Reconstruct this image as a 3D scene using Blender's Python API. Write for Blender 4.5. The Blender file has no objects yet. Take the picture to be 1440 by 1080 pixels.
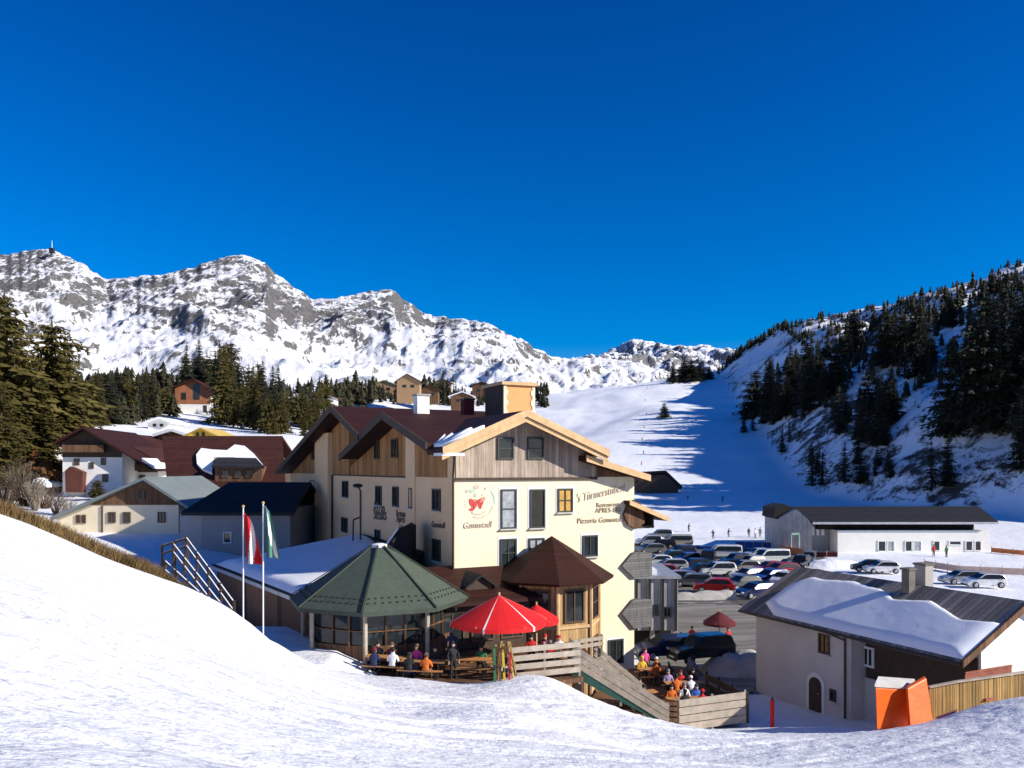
import bpy, math, random
import numpy as np
from mathutils import Vector, Matrix, noise
V = Vector
R = math.radians
rnd = random.Random(11)
S = bpy.context.scene
COL = S.collection
# ---------------------------------------------------------------- camera maths (horizontal camera, vertical lens shift)
F, CX, HY = 1120.0, 720.0, 658.0
def at(px, py, Y):
    return V(((px - CX) / F * Y, Y, (HY - py) / F * Y))
def ray(px, py):
    return V(((px - CX) / F, 1.0, (HY - py) / F))
def hit(px, py, p0, n):
    d = ray(px, py); p0 = V(p0); n = V(n)
    return d * (p0.dot(n) / d.dot(n))
SUN_AZ, SUN_EL = 17.0, 25.5      # the sun stands to the right, slightly behind the camera
# ---------------------------------------------------------------- objects
MW = {}
def mw(o):
    return MW[o] if o in MW else Matrix.Identity(4)
def tag(o, label=None, cat=None, group=None, kind=None):
    if label: o['label'] = label
    if cat: o['category'] = cat
    if group: o['group'] = group
    if kind: o['kind'] = kind
    return o
def thing(name, loc, label, cat, group=None, rz=0.0):
    o = bpy.data.objects.new(name, None); COL.objects.link(o)
    o.empty_display_size = .3
    o.location = loc; o.rotation_euler = (0, 0, rz)
    MW[o] = Matrix.Translation(V(loc)) @ Matrix.Rotation(rz, 4, 'Z')
    return tag(o, label, cat, group)
class MB:
    def __init__(s): s.v = []; s.f = []; s.m = []; s.cur = 0
    def add(s, pts, faces):
        b = len(s.v); s.v += [tuple(p) for p in pts]
        for f in faces: s.f.append(tuple(i + b for i in f)); s.m.append(s.cur)
        return s
    def poly(s, pts): return s.add(pts, [tuple(range(len(pts)))])
    def prism(s, pts, vec):
        n = len(pts); vec = V(vec); pts = [V(p) for p in pts]
        q = [p + vec for p in pts]
        fs = [tuple(range(n))[::-1], tuple(range(n, 2 * n))]
        fs += [(i, (i + 1) % n, n + (i + 1) % n, n + i) for i in range(n)]
        return s.add(pts + q, fs)
    def obox(s, p, a, b, c):
        p = V(p); a = V(a); b = V(b); c = V(c)
        return s.prism([p, p + a, p + a + b, p + b], c)
    def box(s, x0, x1, y0, y1, z0, z1):
        return s.obox((x0, y0, z0), (x1 - x0, 0, 0), (0, y1 - y0, 0), (0, 0, z1 - z0))
    def beam(s, p, q, w, h, up=(0, 0, 1)):
        p = V(p); q = V(q); d = (q - p).normalized(); u = V(up)
        sd = d.cross(u)
        if sd.length < 1e-4: sd = d.cross(V((1, 0, 0)))
        sd.normalize(); u = sd.cross(d).normalized()
        a = sd * w / 2; b = u * h / 2
        return s.prism([p - a - b, p + a - b, p + a + b, p - a + b], q - p)
    def tube(s, p, q, r0, r1=None, n=8, cap=True):
        p = V(p); q = V(q); r1 = r0 if r1 is None else r1
        d = (q - p).normalized(); x = d.cross(V((0, 0, 1)))
        if x.length < 1e-3: x = V((1, 0, 0))
        x.normalize(); y = d.cross(x)
        A = [p + (x * math.cos(2 * math.pi * i / n) + y * math.sin(2 * math.pi * i / n)) * r0 for i in range(n)]
        B = [q + (x * math.cos(2 * math.pi * i / n) + y * math.sin(2 * math.pi * i / n)) * r1 for i in range(n)]
        fs = [(i, (i + 1) % n, n + (i + 1) % n, n + i) for i in range(n)]
        if cap: fs += [tuple(range(n))[::-1], tuple(range(n, 2 * n))]
        return s.add(A + B, fs)
    def lathe(s, o, prof, n=16, a0=0.0, sx=1, sy=1):
        o = V(o); pts = []; fs = []
        for r, z in prof:
            for i in range(n):
                a = a0 + 2 * math.pi * i / n
                pts.append(o + V((r * math.cos(a) * sx, r * math.sin(a) * sy, z)))
        for k in range(len(prof) - 1):
            for i in range(n):
                j = (i + 1) % n
                fs.append((k * n + i, k * n + j, (k + 1) * n + j, (k + 1) * n + i))
        fs.append(tuple(range(n))[::-1]); fs.append(tuple((len(prof) - 1) * n + i for i in range(n)))
        return s.add(pts, fs)
    def ball(s, c, r, n=10, m=6):
        r = (r, r, r) if not hasattr(r, '__len__') else r
        prof = [(max(.02, math.sin(math.pi * k / m)), -math.cos(math.pi * k / m)) for k in range(m + 1)]
        c = V(c); pts = []; fs = []
        for pr, pz in prof:
            for i in range(n):
                a = 2 * math.pi * i / n
                pts.append(c + V((pr * math.cos(a) * r[0], pr * math.sin(a) * r[1], pz * r[2])))
        for k in range(m):
            for i in range(n):
                j = (i + 1) % n
                fs.append((k * n + i, k * n + j, (k + 1) * n + j, (k + 1) * n + i))
        return s.add(pts, fs)
    def build(s, name, mats, parent=None, smooth=False):
        me = bpy.data.meshes.new(name)
        vs = s.v
        if parent is not None:
            inv = mw(parent).inverted(); vs = [tuple(inv @ V(p)) for p in vs]
        me.from_pydata(vs, [], s.f)
        mats = mats if isinstance(mats, (list, tuple)) else [mats]
        for m in mats: me.materials.append(m)
        if len(mats) > 1: me.polygons.foreach_set('material_index', s.m)
        if smooth: me.polygons.foreach_set('use_smooth', [True] * len(me.polygons))
        me.update()
        import bmesh
        if len(s.f) < 20000:
            bm = bmesh.new(); bm.from_mesh(me); bmesh.ops.recalc_face_normals(bm, faces=bm.faces); bm.to_mesh(me); bm.free()
        o = bpy.data.objects.new(name, me); COL.objects.link(o)
        if parent is not None:
            o.parent = parent; MW[o] = mw(parent)
        return o
def kids(o): return [c for c in list(bpy.data.objects) if c.parent == o]
TREE = {}
def copy_tree(o, parent=None):
    c = o.copy(); COL.objects.link(c)
    if parent is not None: c.parent = parent
    if o not in TREE: TREE[o] = kids(o)
    for ch in TREE[o]: copy_tree(ch, c)
    return c
# ---------------------------------------------------------------- materials
class NT:
    def __init__(s, name):
        s.m = bpy.data.materials.new(name); s.m.use_nodes = True
        s.t = s.m.node_tree; s.N = s.t.nodes; s.L = s.t.links
        s.b = s.N['Principled BSDF']
    def n(s, typ, **kw):
        x = s.N.new(typ)
        for k, v in kw.items(): setattr(x, k, v)
        return x
    def put(s, sock, val):
        if isinstance(val, bpy.types.NodeSocket): s.L.new(val, sock)
        else: sock.default_value = val
    def obj(s):
        return s.n('ShaderNodeTexCoord').outputs['Object']
    def pos(s):
        return s.n('ShaderNodeNewGeometry').outputs['Position']
    def mapping(s, vec, scale, rot=(0, 0, 0)):
        x = s.n('ShaderNodeMapping'); s.put(x.inputs['Vector'], vec); x.inputs['Scale'].default_value = scale; x.inputs['Rotation'].default_value = rot
        return x.outputs[0]
    def noise(s, vec, scale, detail=4, rough=.55, dist=0.0):
        x = s.n('ShaderNodeTexNoise'); s.put(x.inputs['Vector'], vec)
        x.inputs['Scale'].default_value = scale; x.inputs['Detail'].default_value = detail
        x.inputs['Roughness'].default_value = rough; x.inputs['Distortion'].default_value = dist
        return x.outputs[0]
    def ramp(s, f, stops):
        x = s.n('ShaderNodeValToRGB'); s.put(x.inputs[0], f); e = x.color_ramp.elements
        while len(e) < len(stops): e.new(.5)
        for el, (p, c) in zip(e, stops):
            el.position = p; el.color = (c[0], c[1], c[2], 1) if hasattr(c, '__len__') else (c, c, c, 1)
        return x.outputs[0]
    def mix(s, f, a, b, mode='MIX'):
        x = s.n('ShaderNodeMix', data_type='RGBA', blend_type=mode)
        s.put(x.inputs[0], f)
        for k, c in ((6, a), (7, b)):
            if isinstance(c, bpy.types.NodeSocket): s.L.new(c, x.inputs[k])
            else: x.inputs[k].default_value = (c[0], c[1], c[2], 1)
        return x.outputs[2]
    def math(s, op, a, b=0.0, c=0.0):
        x = s.n('ShaderNodeMath', operation=op); s.put(x.inputs[0], a); s.put(x.inputs[1], b); s.put(x.inputs[2], c)
        return x.outputs[0]
    def dot(s, vec, d):
        x = s.n('ShaderNodeVectorMath', operation='DOT_PRODUCT'); s.put(x.inputs[0], vec); x.inputs[1].default_value = d
        return x.outputs['Value']
    def bump(s, h, dist, strength=1.0, normal=None):
        x = s.n('ShaderNodeBump'); s.put(x.inputs['Height'], h); x.inputs['Distance'].default_value = dist; x.inputs['Strength'].default_value = strength
        if normal is not None: s.L.new(normal, x.inputs['Normal'])
        return x.outputs[0]
    def fin(s, col=None, rough=.7, normal=None, metallic=0.0, spec=.5):
        if col is not None:
            if isinstance(col, bpy.types.NodeSocket): s.L.new(col, s.b.inputs['Base Color'])
            else: s.b.inputs['Base Color'].default_value = (col[0], col[1], col[2], 1)
        s.b.inputs['Roughness'].default_value = rough
        s.b.inputs['Metallic'].default_value = metallic
        s.b.inputs['Specular IOR Level'].default_value = spec
        if normal is not None: s.L.new(normal, s.b.inputs['Normal'])
        return s.m
def sc(c, k): return tuple(min(1, x * k) for x in c)
def mat(name, col, rough=.7, var=.2, scale=1.5, bump=0.0, bscale=12.0, metallic=0.0, spec=.4, per=0.0):
    t = NT(name); o = t.obj()
    c = t.ramp(t.noise(o, scale, 6, .62), [(.28, sc(col, 1 - var)), (.72, sc(col, 1 + var))])
    if per:
        r = t.n('ShaderNodeObjectInfo').outputs['Random']
        c = t.mix(1.0, c, t.ramp(r, [(0, 1 - per), (1, 1.0)]), 'MULTIPLY')
    nrm = t.bump(t.noise(o, bscale, 3), bump) if bump else None
    return t.fin(c, rough, nrm, metallic, spec)
def planks(name, col, d, width=.2, gap=.08, var=.3, rough=.75, grain=(1, 1, .08), gapk=.35):
    t = NT(name); p = t.pos()
    a = t.math('DIVIDE', t.dot(p, d), width)
    k = t.math('FLOOR', a); fr = t.math('FRACT', a)
    w = t.n('ShaderNodeTexWhiteNoise', noise_dimensions='1D'); t.put(w.inputs['W'], k)
    c = t.ramp(w.outputs['Value'], [(0, sc(col, 1 - var)), (1, sc(col, 1 + var))])
    g = t.noise(t.mapping(p, grain), 9, 5, .65)
    c = t.mix(.75, c, t.ramp(g, [(.3, .55), (.7, 1.25)]), 'MULTIPLY')
    st = t.noise(p, .8, 5, .6)
    c = t.mix(.5, c, t.ramp(st, [(.3, .65), (.65, 1.1)]), 'MULTIPLY')
    ln = t.math('LESS_THAN', fr, gap)
    c = t.mix(ln, c, t.mix(1.0, c, sc((1, 1, 1), gapk), 'MULTIPLY'))
    nr = t.bump(t.math('SUBTRACT', 1.0, ln), .02, .6)
    return t.fin(c, rough, nr, 0, .2)
M = {}
def snow_mat(name, fine=True, tracks=False):
    t = NT(name); p = t.pos()
    big = t.noise(p, .09, 5, .6)
    col = t.ramp(big, [(.3, (.79, .805, .83)), (.65, (.875, .88, .89))] if tracks else [(.3, (.80, .82, .85)), (.65, (.90, .905, .91))])
    nr = t.bump(t.noise(p, .5, 5, .6), .25, .6)
    if fine:
        nr = t.bump(t.noise(p, 4.0, 5, .65), .06, .8, nr)
        nr = t.bump(t.noise(p, 22.0, 2, .6), .012, .6, nr)
    if tracks:
        q = t.mapping(p, (1, 1, 1), (0, 0, R(18)))
        s = t.noise(t.mapping(q, (.22, 2.6, .5)), 1.0, 6, .62, .35)
        nr = t.bump(s, .16, .7, nr)
        grey = t.noise(t.mapping(q, (.12, 1.7, .4)), 1.3, 7, .7, .6)
        col = t.mix(t.ramp(grey, [(.50, 0.0), (.70, .6)]), col, (.52, .55, .60))
        fl = t.noise(t.mapping(q, (.05, 7.5, .4)), 1.0, 4, .6, .25); nr = t.bump(fl, .05, .8, nr)
        dirt = t.noise(p, 6.5, 4, .7)
        col = t.mix(t.ramp(dirt, [(.70, 0.0), (.78, .5)]), col, (.45, .46, .47))
    return t.fin(col, .55, nr, 0, .3)
M['snow'] = snow_mat('packed_snow')
M['snow_fg'] = snow_mat('trodden_snow', True, True)
def soft_snow():
    t = NT('roof_snow'); p = t.pos()
    nr = t.bump(t.noise(p, .35, 4, .5), .12, .5); nr = t.bump(t.noise(p, 9.0, 3, .6), .012, .5, nr)
    return t.fin(t.ramp(t.noise(p, .6, 5, .6), [(.3, (.82, .84, .87)), (.65, (.90, .905, .91))]), .55, nr, 0, .3)
M['roof_snow'] = soft_snow()
def mtn_mat(name, rock, thr, nscale):
    t = NT(name); p = t.pos()
    nz = t.n('ShaderNodeSeparateXYZ'); t.put(nz.inputs[0], t.n('ShaderNodeNewGeometry').outputs['Normal'])
    n1 = t.noise(p, nscale, 8, .65, .4)
    wv = t.noise(p, nscale * 3, 3, .6)
    q = t.n('ShaderNodeVectorMath', operation='MULTIPLY_ADD'); t.put(q.inputs[0], wv); q.inputs[1].default_value = (90, 0, 0); t.put(q.inputs[2], p)
    n2 = t.noise(t.mapping(q.outputs[0], (1.7, .38, .38), (0, R(20), 0)), nscale * 7, 10, .78, .5)
    n3 = t.noise(t.mapping(q.outputs[0], (1.5, .5, .5), (0, R(-30), 0)), nscale * 26, 8, .80, .2)
    h = t.math('ADD', t.math('MULTIPLY', n1, .50), t.math('ADD', t.math('MULTIPLY', n2, .66), t.math('MULTIPLY', n3, .66)))
    h = t.math('SUBTRACT', h, t.math('MULTIPLY', nz.outputs['Z'], .60))
    z = t.n('ShaderNodeSeparateXYZ'); t.put(z.inputs[0], p)
    h = t.math('ADD', h, t.math('MULTIPLY', t.math('MINIMUM', t.math('MULTIPLY', z.outputs['Z'], 1 / 520.0), .8), .27))
    f = t.ramp(h, [(thr - .010, 0.0), (thr + .035, 1.0)])
    rc = t.ramp(t.noise(p, nscale * 30, 8, .8), [(.32, sc(rock, .40)), (.68, sc(rock, 1.6))])
    sn = t.ramp(n1, [(.35, (.86, .875, .90)), (.6, (.92, .92, .92))])
    c = t.mix(f, sn, rc)
    nr = t.bump(t.noise(p, nscale * 10, 12, .78), 11.0, .8)
    return t.fin(c, .8, nr, 0, .1)
M['mtn'] = mtn_mat('snowy_rock', (.135, .130, .128), .578, .0032)
M['mtn2'] = mtn_mat('far_snowy_rock', (.16, .155, .16), .625, .0022)
def hill_mat():
    t = NT('hillside_snow'); p = t.pos()
    n1 = t.noise(p, .02, 6, .65); n2 = t.noise(p, .35, 6, .75)
    h = t.math('ADD', t.math('MULTIPLY', n1, .5), t.math('MULTIPLY', n2, .5))
    f = t.ramp(h, [(.585, 0.0), (.63, 1.0)])
    c = t.mix(f, (.86, .87, .88), (.07, .06, .05))
    x = t.n('ShaderNodeSeparateXYZ'); t.put(x.inputs[0], p)
    return t, c, p
def ground_mat():
    # snow everywhere; bare rock and scrub only where the ground is steep
    t = NT('ground_snow'); p = t.pos()
    nz = t.n('ShaderNodeSeparateXYZ'); t.put(nz.inputs[0], t.n('ShaderNodeNewGeometry').outputs['True Normal'])
    steep = t.ramp(nz.outputs['Z'], [(.86, 1.0), (.95, 0.0)])
    n2 = t.noise(p, .16, 8, .78, .6); n1 = t.noise(p, .022, 5, .6)
    h = t.math('ADD', t.math('MULTIPLY', n1, .5), t.math('MULTIPLY', n2, .5))
    f = t.math('MULTIPLY', t.ramp(h, [(.505, 0.0), (.555, 1.0)]), steep)
    sn = t.ramp(t.noise(p, .05, 6, .65), [(.3, (.80, .82, .85)), (.65, (.90, .905, .91))])
    c = t.mix(f, sn, t.ramp(t.noise(p, .7, 5, .7), [(.3, (.03, .026, .022)), (.7, (.10, .08, .065))]))
    nr = t.bump(t.noise(p, .3, 6, .65), .35, .7)
    nr = t.bump(t.noise(p, 3.0, 4, .65), .05, .7, nr)
    return t.fin(c, .6, nr, 0, .25)
M['ground'] = ground_mat()
def slush():
    t = NT('slushy_asphalt'); p = t.pos()
    c = t.ramp(t.noise(p, .35, 6, .65), [(.3, (.06, .055, .05)), (.7, (.13, .12, .105))])
    s = t.noise(t.mapping(p, (.5, 1.3, 1)), .5, 7, .72, .4)
    c = t.mix(t.ramp(s, [(.56, 0.0), (.68, .75)]), c, (.55, .54, .52))
    return t.fin(c, .8, t.bump(t.noise(p, 12, 4), .02))
M['asphalt'] = slush()
def road_mat():
    t = NT('gritted_road'); p = t.pos()
    s = t.noise(t.mapping(p, (.09, 1.1, 1), (0, 0, R(14))), 1.0, 6, .65, .3)
    c = t.ramp(s, [(.32, (.12, .108, .09)), (.5, (.19, .17, .14)), (.68, (.32, .30, .27))])
    return t.fin(c, .85, t.bump(t.noise(p, 25, 3), .01))
M['road'] = road_mat()
def render_wall(name, col):
    t = NT(name); p = t.pos()
    c = t.ramp(t.noise(p, .45, 6, .62), [(.3, sc(col, .93)), (.7, sc(col, 1.04))])
    st = t.noise(t.mapping(p, (1, 1, .10)), 1.9, 5, .65)
    c = t.mix(t.ramp(st, [(.56, 0.0), (.74, .30)]), c, sc(col, .72))
    return t.fin(c, .85, t.bump(t.noise(p, 25, 3), .006), 0, .3)
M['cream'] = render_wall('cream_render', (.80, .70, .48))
M['beige'] = mat('bounce_tinted_beige_render', (.80, .53, .29), .85, .08, .4, .006, 25)  # beige with warm bounced light mixed into the colour
M['cream2'] = mat('pale_render', (.78, .66, .46), .85, .08, .5, .006, 25)
M['white_wall'] = mat('white_render', (.78, .76, .70), .85, .07, .5, .006, 25)
M['grey_wall'] = mat('grey_render', (.29, .285, .28), .85, .12, .6, .006, 25)
M['grey_clad'] = planks('grey_cladding', (.50, .49, .47), (1, .3, 0), .5, .05, .12)
M['roof_brown'] = planks('brown_roof_tiles', (.044, .0135, .0085), (0, 0, 1), .13, .18, .18, .7, (1, 1, 1), .6)
M['roof_brown2'] = planks('red_brown_roof_tiles', (.066, .022, .017), (0, 0, 1), .2, .15, .15, .75, (1, 1, 1), .7)
M['roof_dark'] = planks('dark_roof_tiles', (.028, .028, .030), (0, 0, 1), .13, .2, .2, .7, (1, 1, 1), .5)
M['roof_green'] = mat('grey_green_metal', (.17, .195, .185), .5, .15, .6)
M['roof_tile'] = planks('weathered_shingles', (.27, .235, .20), (.42, -.907, 0), .30, .16, .4, .85, (1, 1, 1), .5)
M['pav_green'] = mat('green_roof_felt', (.062, .082, .058), .8, .18, 3.0, .02, 18)
M['pav_trim'] = mat('dark_green_trim', (.045, .06, .042), .6)
D2 = V((.897, .442, 0)).normalized(); D1 = V((-D2.y, D2.x, 0))
M['wood_grey'] = planks('weathered_boards', (.40, .32, .25), tuple(D2), .23, .07, .28)
M['wood_orange'] = planks('honey_boards', (.44, .21, .07), tuple(D1), .32, .08, .3)
M['wood_light'] = mat('light_timber', (.58, .38, .19), .7, .2, 2.5)
M['wood_fascia'] = planks('fascia_boards', (.55, .37, .19), (0, 0, 1), .24, .05, .15)
M['wood_brown'] = planks('brown_boards', (.16, .085, .045), (.8, .6, 0), .2, .1, .3)
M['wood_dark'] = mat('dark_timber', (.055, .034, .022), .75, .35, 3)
M['wood_rail'] = mat('weathered_rail', (.27, .225, .175), .8, .3, 3.0)
M['wood_pale'] = mat('pale_rail', (.40, .34, .27), .8, .25, 3.0)
M['wood_yellow'] = planks('larch_palings', (.40, .25, .09), (.8, -.6, 0), .14, .12, .3)
M['wood_turret'] = planks('larch_cladding', (.50, .32, .14), tuple(D2), .16, .08, .25)
M['glass'] = mat('window_glass', (.018, .024, .026), .06, .3, 2, spec=.6)
M['car_glass'] = mat('car_glass', (.012, .014, .016), .22, .3, 2, spec=.25)
M['curtain'] = mat('curtained_glass', (.33, .36, .38), .12, .45, 3.0, spec=.6)
M['amber'] = mat('amber_shutter', (.50, .28, .05), .5, .35, 3.5)
M['frame_dark'] = mat('dark_frame', (.035, .04, .035), .5)
M['frame_white'] = mat('white_frame', (.75, .74, .70), .6)
M['frame_brown'] = mat('brown_frame', (.10, .055, .03), .6)
M['sill'] = mat('stone_sill', (.55, .53, .48), .8)
M['metal_dark'] = mat('dark_metal', (.05, .045, .04), .45, metallic=.4)
M['metal_grey'] = mat('grey_metal', (.42, .43, .44), .45, metallic=.5)
M['metal_white'] = mat('white_metal', (.75, .76, .78), .5)
M['orange_wall'] = mat('apricot_render', (.72, .36, .14), .85, .08, 1)
M['quoin'] = mat('white_quoins', (.74, .66, .50), .85)
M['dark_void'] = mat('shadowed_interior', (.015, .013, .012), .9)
M['concrete'] = mat('concrete', (.36, .34, .31), .9, .2, 1.2, .01, 20)
M['red'] = mat('red_canvas', (.62, .008, .010), .75, .1, 2)
M['white_canvas'] = mat('white_canvas', (.78, .76, .72), .8, .05, 2)
M['green_canvas'] = mat('green_flag_cloth', (.055, .17, .13), .8, .2, 2)
M['maroon'] = mat('maroon_canvas', (.10, .010, .014), .8, .2, 2)
M['orange_pad'] = mat('orange_vinyl', (.85, .13, .008), .45, .12, 1.4, .015, 4)
M['pad_dark'] = mat('red_mat', (.42, .14, .16), .7)
M['net'] = mat('orange_net', (.75, .22, .07), .8)
M['net_pale'] = mat('pale_net', (.72, .50, .38), .8)
M['blue_banner'] = mat('blue_banner', (.02, .06, .22), .7, .5, .8)
M['chim'] = mat('white_chimney', (.80, .78, .74), .85)
M['stone'] = mat('stone_block', (.15, .135, .115), .9, .25, 2.5, .02, 9)
M['trunk'] = mat('bark', (.075, .048, .033), .9, .3, 6)
M['table'] = mat('varnished_table', (.46, .22, .07), .6, .25, 4)
def leaf(name, c, per=.45):
    t = NT(name); o = t.obj()
    col = t.ramp(t.noise(o, 1.1, 4, .7), [(.3, sc(c, .5)), (.72, sc(c, 1.55))])
    r = t.n('ShaderNodeObjectInfo').outputs['Random']
    col = t.mix(1.0, col, t.ramp(r, [(0, 1 - per), (1, 1.1)]), 'MULTIPLY')
    return t.fin(col, .8, None, 0, .2)
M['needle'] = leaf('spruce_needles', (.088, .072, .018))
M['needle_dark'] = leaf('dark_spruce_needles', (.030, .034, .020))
M['needle_far'] = leaf('far_spruce_needles', (.042, .040, .018), .3)
M['twig'] = leaf('bare_twigs', (.11, .075, .05))
M['twig_pale'] = leaf('pale_twigs', (.26, .21, .15))
M['rust'] = leaf('rusty_leaves', (.20, .08, .025))
M['drygrass'] = leaf('dry_grass', (.21, .135, .055), .2)
# ================================================================= camera, light, sky
cam = bpy.data.cameras.new('camera'); co = bpy.data.objects.new('camera', cam); COL.objects.link(co)
cam.sensor_fit = 'HORIZONTAL'; cam.sensor_width = 36; cam.lens = 36 * F / 1440
cam.shift_y = (HY - 540) / 1440; cam.clip_start = .1; cam.clip_end = 20000
co.location = (0, 0, 0); co.rotation_euler = (R(90), 0, 0); S.camera = co
S.render.resolution_x, S.render.resolution_y = 1440, 1080
S.view_settings.view_transform = 'Standard'; S.view_settings.look = 'None'; S.view_settings.gamma = 1
S.view_settings.exposure = EXPOSURE = 0.55
sdir = V((math.cos(R(SUN_EL)) * math.cos(R(SUN_AZ)), -math.cos(R(SUN_EL)) * math.sin(R(SUN_AZ)), math.sin(R(SUN_EL))))
sl = bpy.data.lights.new('sun', 'SUN'); so = bpy.data.objects.new('sun', sl); COL.objects.link(so)
sl.energy = 4.8; sl.angle = R(.5); sl.color = (1, .94, .84)
so.rotation_euler = (-sdir).to_track_quat('-Z', 'Y').to_euler(); so.location = sdir * 100
w = bpy.data.worlds.new('World'); S.world = w; w.use_nodes = True
wt = w.node_tree; bg = wt.nodes['Background']
sky = wt.nodes.new('ShaderNodeTexSky'); sky.sky_type = 'NISHITA'; sky.sun_disc = False
sky.sun_elevation = R(SUN_EL); sky.sun_rotation = math.atan2(sdir.x, sdir.y)
sky.altitude = 1300; sky.air_density = 1.25; sky.dust_density = 0.1; sky.ozone_density = 6.0
hs = wt.nodes.new('ShaderNodeHueSaturation'); hs.inputs['Saturation'].default_value = 1.5
wt.links.new(sky.outputs[0], hs.inputs['Color']); mx = wt.nodes.new('ShaderNodeMix'); mx.data_type = 'RGBA'; mx.blend_type = 'MULTIPLY'; mx.inputs[0].default_value = 1; mx.inputs[7].default_value = (1, .83, 1.03, 1)
wt.links.new(hs.outputs[0], mx.inputs[6])
tc = wt.nodes.new('ShaderNodeTexCoord'); sx = wt.nodes.new('ShaderNodeSeparateXYZ'); wt.links.new(tc.outputs['Generated'], sx.inputs[0])
rp_ = wt.nodes.new('ShaderNodeValToRGB'); wt.links.new(sx.outputs['Z'], rp_.inputs[0])
rp_.color_ramp.elements[0].position = .10; rp_.color_ramp.elements[0].color = (1.0, 1.0, 1.0, 1); rp_.color_ramp.elements[1].position = .55; rp_.color_ramp.elements[1].color = (.8, .62, .80, 1)
m2 = wt.nodes.new('ShaderNodeMix'); m2.data_type = 'RGBA'; m2.blend_type = 'MULTIPLY'; m2.inputs[0].default_value = 1
wt.links.new(mx.outputs[2], m2.inputs[6]); wt.links.new(rp_.outputs[0], m2.inputs[7]); wt.links.new(m2.outputs[2], bg.inputs['Color'])
bg.inputs['Strength'].default_value = .096
S.cycles.max_bounces = 6
# ================================================================= terrain
class RBF:
    def __init__(s, pts, c):
        P = np.array([[p[0], p[1]] for p in pts], float); z = np.array([p[2] for p in pts], float)
        s.P, s.c = P, c; n = len(P)
        A = np.sqrt(((P[:, None] - P[None]) ** 2).sum(-1) + c * c) - c
        B = np.c_[np.ones(n), P]
        K = np.block([[A, B], [B.T, np.zeros((3, 3))]])
        s.w = np.linalg.solve(K, np.r_[z, 0, 0, 0])
    def __call__(s, X, Y):
        X = np.asarray(X, float); Y = np.asarray(Y, float); sh = X.shape
        Q = np.c_[X.ravel(), Y.ravel()]; n = len(s.P)
        D = np.sqrt(((Q[:, None] - s.P[None]) ** 2).sum(-1) + s.c ** 2) - s.c
        return (D @ s.w[:n] + s.w[n] + Q @ s.w[n + 1:]).reshape(sh)
def pix(*l): return [tuple(at(*p)) for p in l]
mid_pts = [(x, y, -13) for x, y in ((-6, 52), (0, 44), (12, 40), (25, 40), (40, 45), (0, 70), (30, 60), (60, 60), (12, 90), (35, 85), (60, 90), (90, 60), (90, 90), (16, 120), (60, 115), (60, 132), (95, 132))]
mid_pts += [(130, 130, -12), (150, 80, -12), (200, 40, -11), (40, 170, -12), (95, 175, -11.6), (41, 250, -10), (75, 225, -10.3), (20, 200, -11), (0, 150, -10)]
mid_pts += [(57, 400, 19.5), (30, 330, 5), (86, 600, 60), (20, 560, 43), (0, 420, 12), (150, 600, 62), (114, 650, 68), (175, 700, 85), (100, 900, 72), (250, 900, 105), (110, 330, 8), (120, 450, 32)]
mid_pts += [(-21, 60, -8.5), (-25, 75, -6.8), (-44, 76, -5.8), (-31, 74, -6.3), (-30, 62, -6.8), (-38, 62, -6.0), (-26, 45, -7), (-40, 45, -4), (-60, 60, -1.5), (-62, 108, -3.2), (-50, 106, -3.2), (-38, 100, -3.4), (-18, 100, -7), (-30, 130, .5), (-60, 130, 3), (-85, 110, 6), (-100, 80, 8), (-100, 250, 17), (-80, 180, 8), (-150, 200, 17), (-220, 250, 36), (-140, 320, 32), (-60, 300, 20), (0, 300, 2), (-40, 200, 6), (-260, 400, 50)]
mid_pts += [(-120, 600, 58), (-200, 600, 60), (-60, 520, 40), (-300, 600, 62), (-300, 300, 52), (-400, 200, 70), (-60, 1000, 85), (-400, 1000, 85), (400, 1000, 120), (250, 400, 18), (200, 300, 0), (300, 500, 45), (300, 250, -5), (180, 220, -10), (0, 760, 62), (-700, 600, 90), (800, 300, 60), (500, 60, -5), (-300, 60, 40)]
MID = RBF(mid_pts, 14.0)
FOOT = np.array([(330, -60), (215, 40), (150, 105), (122, 150), (112, 185), (98, 212), (90, 245), (98, 290), (118, 400), (142, 520), (178, 700), (250, 1000), (400, 1600)], float)
def hill_d(X, Y):
    X = np.asarray(X, float); Y = np.asarray(Y, float)
    best = np.full(X.shape, 1e9); sgn = np.zeros(X.shape)
    for a, b in zip(FOOT[:-1], FOOT[1:]):
        d = b - a; L2 = (d ** 2).sum()
        t = np.clip(((X - a[0]) * d[0] + (Y - a[1]) * d[1]) / L2, 0, 1)
        ex, ey = X - a[0] - t * d[0], Y - a[1] - t * d[1]
        D = np.hypot(ex, ey); s = d[0] * ey - d[1] * ex
        m = D < best; best = np.where(m, D, best); sgn = np.where(m, np.sign(s), sgn)
    return np.where(sgn < 0, best, 0.0)
def vnoise(X, Y, scl, seed=0.0, octs=4, H=.9):
    f = np.frompyfunc(lambda x, y: noise.fractal((x / scl + seed, y / scl - seed, seed), H, 2.0, octs), 2, 1)
    return f(X, Y).astype(float)
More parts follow.
